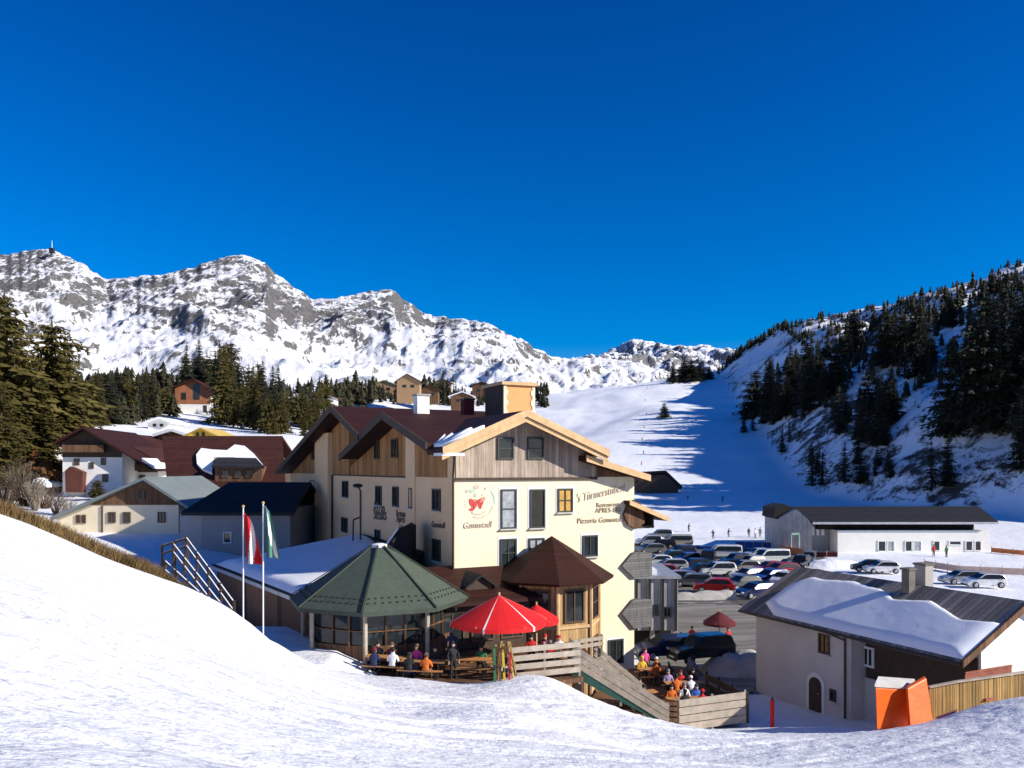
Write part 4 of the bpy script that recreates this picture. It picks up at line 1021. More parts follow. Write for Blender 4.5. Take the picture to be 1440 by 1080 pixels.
# big brown roof with snow patch and dormer
br_ = thing('chalet', at(310, 690, 98), 'chalet with huge red brown roof carrying a snow patch and dormer', 'chalet')
Yb = 98.0
c = lambda px, py, Y=Yb: at(px, py, Y)
zri, zea = at(0, 613, Yb + 5).z, at(0, 684, Yb - 2).z
rl, rr2 = at(228, 0, Yb + 5).x, at(397, 0, Yb + 5).x
el_, er_ = at(236, 0, Yb - 2).x, at(402, 0, Yb - 2).x
b = MB(); b.prism([(el_ + .8, Yb - 1, -8), (el_ + .8, Yb + 11, -8), (el_ + .8, Yb + 11, zea), (rl + .8, Yb + 5, zri - .4), (el_ + .8, Yb - 1, zea)], (er_ - el_ - 1.4, 0, 0)); b.build('wall', M['wood_dark'], br_)
b = MB(); b.prism([(el_, Yb - 2, zea), (er_, Yb - 2, zea), (rr2, Yb + 5, zri), (rl, Yb + 5, zri)], (0, 0, -.3)); b.prism([(rl, Yb + 5, zri + .004), (rr2, Yb + 5, zri + .004), (er_, Yb + 12, zea), (el_, Yb + 12, zea)], (0, 0, -.3)); b.build('roof', M['roof_brown2'], br_)
rn = V((0, -(zri - zea), 7)).normalized()
pr = lambda px, py: hit(px, py, V((el_, Yb - 2, zea)), rn)
b = MB(); b.prism([pr(x, y) + rn * .01 for x, y in ((277, 642), (284, 633), (300, 635), (320, 636), (331, 628), (345, 630), (358, 641), (371, 657), (352, 651), (330, 646), (301, 646), (299, 668), (285, 662), (278, 655))], rn * .35); b.build('roof_snow', M['roof_snow'], br_)
d_y = pr(335, 676).y - .05
b = MB(); b.box(at(302, 0, d_y).x, at(368, 0, d_y).x, d_y, d_y + 4.5, at(0, 678, d_y).z, at(0, 656, d_y).z); dm = b.build('dormer', M['wood_brown'], br_)
b = MB(); b.prism([at(297, 657, d_y - .6), at(372, 659, d_y - .6), at(360, 646, d_y + 2.6), at(306, 645, d_y + 2.6)], (0, 0, .18)); b.build('dormer_roof', M['roof_dark'], dm)
for r_ in ((312, 661, 322, 672), (330, 661, 340, 672), (346, 661, 356, 672)): wpx(br_, (0, d_y, 0), (0, -1, 0), r_, M['frame_brown'], M['glass'], mull=(1, 0), sill=False)
# white chalet under a wide brown roof
wc, f, n, ex = chalet('chalet', 'white chalet with brown timber balcony and wide brown roof below the trees', 'chalet', 88, 172, (116, 600), (74, 622), (215, 660), 692, 106, 16, M['white_wall'], M['roof_brown'], M['wood_dark'], 643,
    ((104, 645, 112, 654), (142, 644, 149, 654), (144, 667, 152, 678), (126, 650, 132, 659)), 1.5, R(6))
A_, E_ = f(116, 600, 1.5), f(215, 660, 1.5)
b = MB(); p0, p1 = A_.lerp(E_, .80), A_.lerp(E_, .985); b.prism([p0 + UP * .02 - n * 1.0, p1 + UP * .02 - n * .4, p1 + UP * .02 - n * 18, p0 + UP * .02 - n * 17], UP * .38); b.build('roof_snow', M['roof_snow'], wc)
b = MB(); a = f(92, 636, .07); b.obox(a, ex * 5.2, n * 1.0, UP * .95); b.build('balcony', M['wood_brown'], wc)
b = MB(); b.prism([f(97, 662, .05), f(104, 656, .05), f(122, 664, .05), f(120, 692, .05), f(98, 692, .05)], n * 1.2); b.build('porch', mat('red_porch', (.10, .03, .02), .8, .3, 1), wc)
sw, f, n, ex = chalet('house', 'white side wing with small brown roof behind the white chalet', 'house', 176, 222, (186, 628), (168, 640), (226, 650), 690, 112, 9, M['white_wall'], M['roof_brown2'], M['wood_brown'], 664,
    ((182, 668, 190, 682), (196, 668, 204, 682)), .8)
b = MB(); a = f(178, 662, .07); b.obox(a, ex * 4.0, n * 1.0, UP * .9); b.build('balcony', M['wood_brown'], sw)
chalet('house', 'brown roofed house half hidden behind the white chalet', 'house', 152, 214, (180, 610), (146, 624), (222, 630), 660, 128, 9, M['white_wall'], M['roof_brown2'], None, None, (), .8)
chalet('house', 'bright yellow gabled house peeping over the big brown roof', 'house', 258, 308, (281, 601), (252, 615), (314, 616), 640, 126, 9, mat('yellow_render', (.80, .58, .08), .8, .08, 1), mat('yellow_trim', (.55, .38, .10), .8, .1, 1), None, None, ((276, 608, 280, 614), (284, 608, 288, 614)), .5, thick=.2)
chalet('house', 'snow roofed house left of the yellow gable', 'house', 222, 258, (240, 602), (214, 610), (264, 610), 640, 135, 9, M['wood_brown'], M['roof_snow'], None, None, (), .8, thick=.5)
chalet('chalet', 'reddish wooden chalet on the knoll among dark spruces', 'chalet', 246, 296, (272, 532), (240, 545), (302, 552), 584, 250, 12, M['white_wall'], M['roof_brown2'], mat('red_boards', (.30, .11, .05), .8, .3, .5), 568, ((272, 540, 281, 562), (255, 552, 262, 562), (286, 570, 291, 580)), 1.5, R(8))
k = 0
M['ochre'] = mat('ochre_render', (.36, .22, .11), .85, .1, .5); M['green_roof'] = mat('moss_roof', (.25, .35, .17), .8, .2, .5)
for (x0, x1, apx, apy, ey, yb, Y, wl, rf_, lab) in (
    (386, 410, 398, 538, 545, 556, 560, 'white_wall', 'roof_snow', 'tiny white far house left of the hotel roof'),
    (424, 446, 435, 540, 546, 556, 600, 'wood_brown', 'roof_dark', 'tiny dark far house under the mountain'),
    (466, 496, 480, 537, 545, 558, 580, 'white_wall', 'roof_dark', 'pale far guest house with dark roof under the mountain'),
    (524, 556, 540, 534, 541, 556, 560, 'ochre', 'green_roof', 'far guest house with green roof above the brown hotel roof'),
    (558, 590, 572, 525, 537, 560, 480, 'ochre', 'roof_brown2', 'tall ochre far house just left of the white chimney'),
    (592, 616, 604, 540, 548, 562, 500, 'wood_brown', 'roof_brown2', 'brown far house behind the white chimney'),
    (634, 664, 650, 550, 557, 570, 450, 'wood_brown', 'roof_snow', 'snow roofed far cabin left of the roof tower'),
    (318, 342, 330, 556, 564, 578, 330, 'ochre', 'roof_snow', 'ochre cabin on the right side of the wooded knoll'),
    (112, 132, 122, 556, 562, 574, 300, 'ochre', 'roof_snow', 'small ochre cabin among the trees far left of the knoll'),
    (196, 216, 206, 548, 554, 566, 330, 'white_wall', 'roof_dark', 'small white house with dark roof left of the knoll'),
    (400, 424, 412, 556, 563, 576, 380, 'wood_brown', 'roof_snow', 'brown snow roofed house above the left hotel gable'),
    (446, 470, 458, 552, 559, 572, 400, 'white_wall', 'roof_brown2', 'white house with brown roof above the left hotel gable'),
    (496, 522, 509, 528, 535, 548, 620, 'white_wall', 'roof_snow', 'wide white far house with snowy roof under the mountain'),
    (610, 634, 622, 532, 539, 550, 640, 'ochre', 'roof_dark', 'far ochre house with dark roof behind the chimneys'),
    (664, 690, 677, 536, 543, 555, 600, 'wood_brown', 'roof_dark', 'far brown house just left of the roof tower'),
    (40, 62, 52, 672, 680, 694, 105, 'grey_wall', 'roof_snow', 'small grey shed among the shrubs at left'),
    (208, 236, 222, 586, 592, 604, 190, 'white_wall', 'roof_snow', 'small snow roofed house below the red knoll chalet')):
    chalet('house', lab, 'house', x0, x1, (apx, apy), (x0 - 4, ey), (x1 + 4, ey), yb, Y, 9, M[wl], M[rf_], None, None, ((x0 + (x1 - x0) * .25, ey + 4, x0 + (x1 - x0) * .42, ey + 8), (x0 + (x1 - x0) * .6, ey + 4, x0 + (x1 - x0) * .77, ey + 8)), 1.0, 0, None, .5)
# mast on the summit
ms = thing('summit_mast', at(73, 352, 2330), 'thin transmitter mast on the left mountain summit', 'mast')
b = MB(); b.tube(at(73, 356, 2330), at(73, 338, 2330), 2.2, .6, 6); b.build('mast', M['metal_grey'], ms)
b = MB(); b.box(at(70, 0, 2330).x, at(76, 0, 2330).x, 2325, 2335, at(0, 356, 2330).z, at(0, 349, 2330).z); b.build('hut', M['metal_dark'], ms)
# ================================================================= trees
def conifer(seed, H, Rm, nwh, nb, m_leaf, name='spruce_tree', lean=0.0, gap=.12, clump=7, shape=.85, low=.08, single=False):
    r = random.Random(seed); b = MB()
    for k in range(nwh):
        f = (k + r.uniform(-.3, .3)) / nwh; f = min(max(f, 0), .995)
        z = H * (low + (1 - low) * f)
        rad = Rm * (1 - f) ** shape * (1 + .22 * math.sin(k * 1.7 + seed) + .16 * math.sin(k * .6 + seed * 2)) + .14
        n = max(4, int(nb * 1.25 * (1 - f * .5)))
        a0 = r.uniform(0, 6.28)
        for i in range(n):
            if r.random() < gap: continue
            a = a0 + 2 * math.pi * i / n + r.uniform(-.25, .25)
            ln = rad * r.uniform(.62, 1.12); d = V((math.cos(a), math.sin(a), 0)); sd = V((-d.y, d.x, 0))
            droop = r.uniform(.18, .42) * (1 - f * .6)
            for c in range(clump):
                t = (c + .55) / clump
                p = d * ln * t + UP * (z - droop * ln * t * t + .10 * ln * t + r.uniform(-.10, .10)) + sd * r.uniform(-.16, .16) * ln * t
                s = min(.52, (.30 + .18 * (1 - t)) * rad * .48) * r.uniform(.65, 1.35) + .05
                tip = p + d * s * 1.0 + UP * (-s * r.uniform(.1, .45)); w_ = sd * s * r.uniform(.35, .6)
                up = UP * s * r.uniform(.12, .35)
                b.add([p - d * s * .35 + up, p + w_ - UP * s * .22, tip, p - w_ - UP * s * .22], [(0, 1, 2), (0, 2, 3)])
                if c % 2 == 0: b.add([p - UP * .0, p + d * s * .7 - UP * s * .75, p + d * s * .2 + w_ * .4 - UP * s * .9], [(0, 1, 2)])
    for i in range(4): 
        a = i * 1.57; b.add([(0, 0, H * 1.03), (math.cos(a) * .12, math.sin(a) * .12, H * .93), (math.cos(a + 1) * .12, math.sin(a + 1) * .12, H * .92)], [(0, 1, 2)])
    if single:
        b.cur = 1; b.tube((0, 0, -1.0), (0, 0, H * .8), H * .018, H * .004, 6)
        return b.build(name, [m_leaf, M['trunk']])
    o = thing(name, (0, 0, 0), 'x', 'tree')
    t = MB(); t.tube((0, 0, -1.2), (0, 0, H * .55), H * .020, H * .010, 8); t.tube((0, 0, H * .55), (0, 0, H * .98), H * .010, H * .002, 6); t.build('trunk', M['trunk'], o)
    b.build('crown', m_leaf, o)
    return o
PROTO = []
SP = [conifer(1, 10, 2.1, 24, 12, M['needle'], shape=.62), conifer(2, 10, 1.7, 28, 10, M['needle'], shape=.85), conifer(3, 10, 2.8, 22, 14, M['needle'], shape=.48, low=.12), conifer(4, 10, 2.2, 26, 11, M['needle'], gap=.25, shape=.6), conifer(5, 10, 3.1, 20, 15, M['needle'], gap=.2, shape=.42, low=.18)]
SD = [conifer(11, 10, 2.0, 26, 12, M['needle_dark'], shape=.65), conifer(12, 10, 1.6, 28, 10, M['needle_dark'], shape=.85), conifer(13, 10, 2.7, 22, 14, M['needle_dark'], shape=.5, low=.12), conifer(14, 10, 1.5, 28, 9, M['needle_dark'], gap=.3, shape=.7), conifer(15, 10, 2.3, 22, 12, M['needle_dark'], gap=.3, shape=.55)]
def twigbush(seed, H, Rm, n, m, name, leaves=0, lm=None, cat='shrub'):
    r = random.Random(seed); o = thing(name, (0, 0, 0), 'x', cat); b = MB(); lf = MB()
    for i in range(n):
        a = r.uniform(0, 6.28); t = r.uniform(.15, 1.0) ** .6
        base = V((r.uniform(-.15, .15), r.uniform(-.15, .15), -.3)); q = V((math.cos(a) * Rm * t * .9, math.sin(a) * Rm * t * .9, H * r.uniform(.5, 1.0) * (1.15 - .45 * t)))
        mid_ = base.lerp(q, .5) + V((r.uniform(-.2, .2), r.uniform(-.2, .2), H * .08))
        b.tube(base, mid_, .035, .022, 4, False); b.tube(mid_, q, .022, .006, 4, False)
        for k in range(4):
            s = mid_.lerp(q, r.uniform(0, .9)); e = s + V((r.uniform(-1, 1), r.uniform(-1, 1), r.uniform(.1, 1))) * .28 * Rm
            b.tube(s, e, .012, .004, 3, False)
            for j in range(leaves):
                c = s.lerp(e, r.random()) + V((r.uniform(-.1, .1),) * 3); u = V((r.uniform(-1, 1), r.uniform(-1, 1), r.uniform(-1, 1))) * .14; v = V((r.uniform(-1, 1), r.uniform(-1, 1), r.uniform(-1, 1))) * .14
                lf.poly([c - u, c + v, c + u, c - v])
    b.build('branches', m, o)
    if leaves: lf.build('foliage', lm, o)
    return o
BU = [twigbush(31, 2.4, 1.3, 46, M['twig'], 'bare_shrub'), twigbush(32, 3.2, 1.3, 50, M['twig_pale'], 'bare_shrub'), twigbush(33, 2.2, 1.4, 50, M['twig'], 'rusty_shrub', 5, M['rust'])]
for p in SP + SD + BU: TREE[p] = kids(p)
for p in SP + SD + BU:
    for c_ in TREE[p]: TREE[c_] = []
used = set()
def put(proto, p, s, label, group=None, rz=None, sxy=1.0, cat=None):
    if proto not in used: o = proto; used.add(proto)
    else: o = copy_tree(proto)
    o.location = p; o.scale = (s * sxy, s * sxy, s); o.rotation_euler = (0, 0, rnd.uniform(0, 6.28) if rz is None else rz)
    o['label'] = label
    if cat: o['category'] = cat
    elif 'category' not in o: o['category'] = 'tree'
    if group: o['group'] = group
    elif 'group' in o: del o['group']
    return o
def tree_px(protos, px, py, hpx, label, group=None, sxy=1.0, y0=60, Y=None):
    if Y is None: p = ground_at(px, py, y0)
    else: x = (px - CX) / F * Y; p = V((x, Y, gh(x, Y)))
    s = hpx * p.y / F / 10.0
    return put(rnd.choice(protos), p - UP * .2, s, label, group, None, sxy)
def scatter(n, region, protos, h, label, group, base=None, sxy=1.0, gapmin=6, keep=None):
    """region: list of (px, py_low, py_high) giving the band of tree feet"""
    done = []
    R_ = [r[0] for r in region]; tries = 0
    while len(done) < n and tries < n * 60:
        tries += 1
        px = rnd.uniform(R_[0], R_[-1]); lo = np.interp(px, R_, [r[1] for r in region]); hi = np.interp(px, R_, [r[2] for r in region])
        py = rnd.uniform(lo, hi)
        if keep and keep[0] < px < keep[1] and keep[2] < py < keep[3]: continue
        if any(abs(px - a) < gapmin and abs(py - b_) < gapmin for a, b_ in done): continue
        done.append((px, py))
        f = (py - lo) / max(1, hi - lo)
        hh = (h[0] + (h[1] - h[0]) * f) * rnd.uniform(.55, 1.3)
        tree_px(protos, px, py, hh, label, group, sxy * rnd.uniform(.85, 1.3))
# left wood
scatter(38, [(-90, 600, 690), (0, 618, 694), (40, 612, 684), (72, 600, 650), (112, 590, 622)], SP, (96, 165), 'tall olive green spruce in the sunlit wood at the left edge', 'spruces of the sunlit wood on the left edge', gapmin=9)
for px, py, h in ((6, 640, 228), (-14, 655, 250), (28, 648, 175)): tree_px(SP, px, py, h, {6: 'tallest spruce reaching highest against the snowy mountain at the left edge', -14: 'towering spruce cut by the left edge of the picture', 28: 'tall slim spruce right of the tallest one at the left edge'}[px])
scatter(46, [(95, 562, 606), (150, 556, 596), (250, 552, 598)], SP + SD, (34, 62), 'green spruce in the wood behind the white chalet', 'spruces of the wood behind the white chalet', gapmin=5, keep=(236, 304, 574, 640))
scatter(38, [(248, 566, 600), (280, 548, 598), (315, 540, 600), (345, 552, 604), (372, 576, 610), (392, 590, 612)], SP + SD, (58, 84), 'dark spruce crowded on the knoll around the reddish chalet', 'spruces crowded on the wooded knoll', gapmin=6, keep=(238, 304, 574, 640))
scatter(22, [(372, 590, 612), (432, 590, 616), (470, 560, 580)], SP, (36, 50), 'spruce rising just left of the brown hotel roof', 'spruces left of the hotel roof', gapmin=5)
scatter(12, [(600, 552, 566), (700, 558, 572), (765, 556, 568)], SD, (18, 30), 'dark spruce showing just above the hotel roof ridge', 'dark spruces above the hotel ridge', gapmin=6)
# far off woods at the mountain foot: one mass
def mass(name, n, region, h, label, cat, m='needle_far'):
    b = MB(); R_ = [r[0] for r in region]
    for i in range(n):
        px = rnd.uniform(R_[0], R_[-1]); py = rnd.uniform(np.interp(px, R_, [r[1] for r in region]), np.interp(px, R_, [r[2] for r in region]))
        p = ground_at(px, py); H = rnd.uniform(*h) * p.y / F; rr = H * rnd.uniform(.20, .40)
        b.tube(p - UP * .5, p + UP * H * .6, H * .02, H * .008, 3, False)
        nw = 8 if H * F / p.y > 12 else 6
        for k in range(nw):
            f = (k + rnd.uniform(-.3, .3)) / nw; r2 = rr * (1 - f) ** .62 * rnd.uniform(.8, 1.25); z0 = H * (.08 + .86 * f); a0 = rnd.uniform(0, 6)
            for q in range(5):
                a = a0 + q * 1.257 + rnd.uniform(-.3, .3); l = r2 * rnd.uniform(.7, 1.25); w_ = .62
                tip = p + V((l * math.cos(a), l * math.sin(a), z0 - l * rnd.uniform(.15, .6)))
                b.add([p + UP * (z0 + H * .16), p + V((l * .75 * math.cos(a - w_), l * .75 * math.sin(a - w_), z0 - l * .12)), tip, p + V((l * .75 * math.cos(a + w_), l * .75 * math.sin(a + w_), z0 - l * .12))], [(0, 1, 2), (0, 2, 3)])
    return tag(b.build(name, M[m]), label, cat, None, 'stuff')
mass('far_wood', 1300, [(95, 540, 575), (240, 532, 572), (380, 530, 572), (560, 530, 568), (690, 536, 574), (770, 552, 574)], (7, 19), 'far off dark wood along the foot of the snowy mountain', 'wood')
SK = {p: skyline(p) for p in (1010, 1050, 1100, 1150, 1200, 1250, 1300, 1350, 1400, 1440, 1480)}
mass('village_wood', 150, [(100, 556, 600), (170, 552, 598), (244, 552, 590)], (22, 46), 'dense dark trees standing behind the white chalet roofs', 'wood')
mass('slope_wood', 110, [(372, 560, 606), (430, 556, 604), (520, 548, 572), (640, 546, 566)], (16, 34), 'dense dark trees standing behind the brown hotel roof', 'wood')
mass('skyline_wood', 620, [(p, y + 1, y + (8 if p < 1120 else 60)) for p, y in SK.items()], (5, 13), 'thin dark wood strung along the skyline of the right hill', 'wood')
mass('hillside_wood', 230, [(1075, 520, 590), (1180, 490, 600), (1300, 430, 560), (1380, 400, 500), (1440, 390, 480)], (12, 28), 'dark young trees filling the gaps on the shaded hillside', 'wood')
# right hillside
dn = 'dark spruce on the shaded right hillside'
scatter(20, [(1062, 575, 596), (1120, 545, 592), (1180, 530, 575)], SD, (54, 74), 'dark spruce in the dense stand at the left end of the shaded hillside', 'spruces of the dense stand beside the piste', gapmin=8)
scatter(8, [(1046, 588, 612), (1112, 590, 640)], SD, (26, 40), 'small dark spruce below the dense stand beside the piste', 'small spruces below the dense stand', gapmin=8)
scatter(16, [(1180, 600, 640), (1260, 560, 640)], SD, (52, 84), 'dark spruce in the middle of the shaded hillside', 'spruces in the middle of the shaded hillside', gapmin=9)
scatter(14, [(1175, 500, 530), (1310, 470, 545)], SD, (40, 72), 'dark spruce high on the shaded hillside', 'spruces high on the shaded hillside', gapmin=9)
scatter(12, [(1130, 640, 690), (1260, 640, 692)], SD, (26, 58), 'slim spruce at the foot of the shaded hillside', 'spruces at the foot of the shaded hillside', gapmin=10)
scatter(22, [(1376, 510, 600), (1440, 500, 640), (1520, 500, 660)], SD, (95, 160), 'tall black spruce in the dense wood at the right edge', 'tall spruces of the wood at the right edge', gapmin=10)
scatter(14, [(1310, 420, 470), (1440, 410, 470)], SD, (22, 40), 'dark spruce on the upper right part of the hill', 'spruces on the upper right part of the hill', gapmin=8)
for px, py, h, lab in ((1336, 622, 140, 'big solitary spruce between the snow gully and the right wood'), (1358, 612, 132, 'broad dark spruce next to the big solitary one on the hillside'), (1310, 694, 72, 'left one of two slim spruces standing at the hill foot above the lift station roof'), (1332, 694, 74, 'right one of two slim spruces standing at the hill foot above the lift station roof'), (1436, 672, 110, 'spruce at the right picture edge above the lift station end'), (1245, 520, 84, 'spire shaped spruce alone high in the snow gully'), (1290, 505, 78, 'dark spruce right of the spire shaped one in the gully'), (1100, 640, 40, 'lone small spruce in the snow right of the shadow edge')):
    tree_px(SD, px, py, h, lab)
tree_px(SD, 934, 589, 22, 'lone small spruce standing out on the sunlit piste', None, 1.4)
scatter(9, [(932, 538, 542), (965, 532, 540), (1000, 526, 534)], SD, (18, 30), 'dark spruce of the clump on top of the piste', 'spruces in the clump on top of the piste', gapmin=4, sxy=1.7)
# scrub on the hillside: nobody could count it
b = MB(); 
for (px0, px1, py0, py1, n) in ((1060, 1260, 640, 700, 420), (1050, 1180, 596, 640, 200), (1230, 1300, 560, 650, 160), (1340, 1440, 620, 700, 140), (1150, 1440, 450, 560, 420), (1290, 1440, 350, 450, 420), (1120, 1300, 430, 520, 420)):
    for i in range(n):
        px, py = rnd.uniform(px0, px1), rnd.uniform(py0, py1)
        if noise.noise((px * .03, py * .04, 5)) < -.02: continue
        p = ground_at(px, py)
        if hill_d(np.array([p.x]), np.array([p.y]))[0] < 4: continue
        s = rnd.uniform(.5, 1.5) * p.y / 330
        for k in range(7):
            d = V((rnd.uniform(-1, 1), rnd.uniform(-1, 1), rnd.uniform(.3, 1.3))) * s; sd = V((-d.y, d.x, 0)).normalized() * .16 * s
            c = p + V((rnd.uniform(-.5, .5) * s, rnd.uniform(-.5, .5) * s, -.1)); b.add([c - sd, c + sd, c + d], [(0, 1, 2)])
tag(b.build('hillside_scrub', M['twig']), 'bare brown scrub scattered over the shaded hillside', 'scrub', None, 'stuff')
# shrubs at the left
def bush(i, px, py, hpx, lab, Y=None, group=None):
    tmp = {0: 2.4, 1: 3.2, 2: 2.2}[i]
    if Y is None: p = ground_at(px, py, 50)
    else: x = (px - CX) / F * Y; p = V((x, Y, gh(x, Y)))
    put(BU[i], p, hpx * p.y / F / tmp, lab, group, cat='shrub')
for k, (px, py, h) in enumerate(((8, 716, 70), (22, 706, 62), (36, 712, 66), (50, 718, 58), (64, 716, 44), (30, 690, 54), (12, 690, 60), (48, 694, 50), (80, 724, 40), (95, 728, 36), (66, 698, 40))): bush(k % 2, px, py, h, 'bare leafless shrub on the snow below the left wood', None, 'bare shrubs below the left wood')
bush(2, 62, 690, 56, 'rusty brown leafy shrub in front of the white chalet porch'); bush(2, 78, 694, 44, 'smaller rusty shrub right beside the red chalet porch')
bush(1, 352, 582, 46, 'pale beige leafless tree on the right of the wooded knoll', 240)
bush(1, 338, 590, 26, 'low pale leafless bush at the foot of the wooded knoll', 240)
tree_px(SP, 137, 688, 30, 'small round green conifer before the white chalet wall', None, 1.5, Y=101)
# dry grass along the crest
b = MB(); r = random.Random(5)
for i in range(22000):
    f = r.random(); px = -320 + 570 * f
    Yc_ = float(np.interp(px, [c[0] for c in crest], [c[2] for c in crest])); Y = Yc_ + r.uniform(-.25, .8) ; x = (px - CX) / F * Yc_
    z = (HY - float(np.interp(px, [c[0] for c in crest], [c[1] for c in crest]))) / F * Yc_ - max(0, Y - Yc_) * .30
    h = r.uniform(.25, .60) * np.interp(px, [-320, 150, 205, 240], [1, 1, .95, .35]) ; a = r.uniform(0, 6.28); l = V((r.uniform(-.22, .3), r.uniform(-.25, .1), h)); sd = V((math.cos(a), math.sin(a), 0)) * r.uniform(.010, .026)
    p = V((x, Y, z - .06)); b.add([p - sd, p + sd, p + l], [(0, 1, 2)])
tag(b.build('dry_grass', M['drygrass']), 'strip of dry tan grass along the crest of the snow slope', 'grass', None, 'stuff')
# ================================================================= cars
def paint(name, c, metallic=.2, rough=.28):
    t = NT(name); o = t.obj()
    d = t.ramp(t.noise(o, 2.2, 5, .65), [(.3, sc(c, .82)), (.7, sc(c, 1.08))])
    m = t.fin(d, rough, None, metallic, .5); t.b.inputs['Coat Weight'].default_value = .6; t.b.inputs['Coat Roughness'].default_value = .08
    return m
PAINT = {k: paint(k + '_car_paint', c) for k, c in dict(red=(.55, .010, .008), crimson=(.35, .01, .03), white=(.75, .75, .74), silver=(.42, .43, .45), grey=(.16, .165, .17), black=(.012, .012, .014), navy=(.012, .022, .09), blue=(.02, .06, .26), mauve=(.13, .11, .20), green=(.02, .07, .05), beige=(.42, .37, .29)).items()}
M['tyre'] = mat('tyre_rubber', (.015, .015, .015), .85); M['rim'] = mat('alloy_rim', (.40, .40, .42), .4, metallic=.6)
M['lamp_clear'] = mat('headlamp_glass', (.62, .64, .66), .15); M['lamp_red'] = mat('tail_lamp', (.35, .01, .01), .25)
M['plate'] = mat('number_plate', (.72, .72, .70), .5); M['trim_black'] = mat('black_trim', (.02, .02, .02), .6)
CARS = {
 'hatchback': dict(p=[(-2.0, .28), (-2.06, .62), (-2.0, .95), (-1.62, 1.40), (-1.25, 1.49), (-.1, 1.51), (.30, 1.46), (1.12, .97), (1.95, .80), (2.12, .58), (2.12, .28)], b=2, e=7, g=[(-1.80, .99), (-1.52, 1.35), (-1.2, 1.42), (-.1, 1.44), (.22, 1.40), (.92, .99)]),
 'estate_car': dict(p=[(-2.3, .28), (-2.36, .62), (-2.32, .95), (-2.05, 1.38), (-1.7, 1.48), (-.1, 1.50), (.35, 1.45), (1.18, .96), (2.05, .80), (2.28, .56), (2.28, .28)], b=2, e=7, g=[(-2.1, .98), (-1.92, 1.34), (-1.6, 1.41), (-.1, 1.43), (.27, 1.39), (.98, .98)]),
 'off_road_car': dict(p=[(-2.2, .38), (-2.28, .75), (-2.24, 1.10), (-2.05, 1.66), (-1.75, 1.76), (-.1, 1.79), (.35, 1.73), (1.02, 1.13), (1.98, 1.02), (2.2, .78), (2.2, .38)], b=2, e=7, g=[(-2.02, 1.14), (-1.9, 1.60), (-1.65, 1.68), (-.1, 1.70), (.28, 1.66), (.84, 1.14)]),
 'van': dict(p=[(-2.5, .38), (-2.56, .8), (-2.55, 1.15), (-2.5, 1.92), (-2.3, 2.02), (.8, 2.04), (1.15, 1.96), (1.88, 1.22), (2.42, 1.02), (2.55, .72), (2.55, .38)], b=2, e=7, g=[(-2.36, 1.20), (-2.3, 1.80), (-1.5, 1.86), (.75, 1.86), (1.05, 1.80), (1.62, 1.20)]),
}
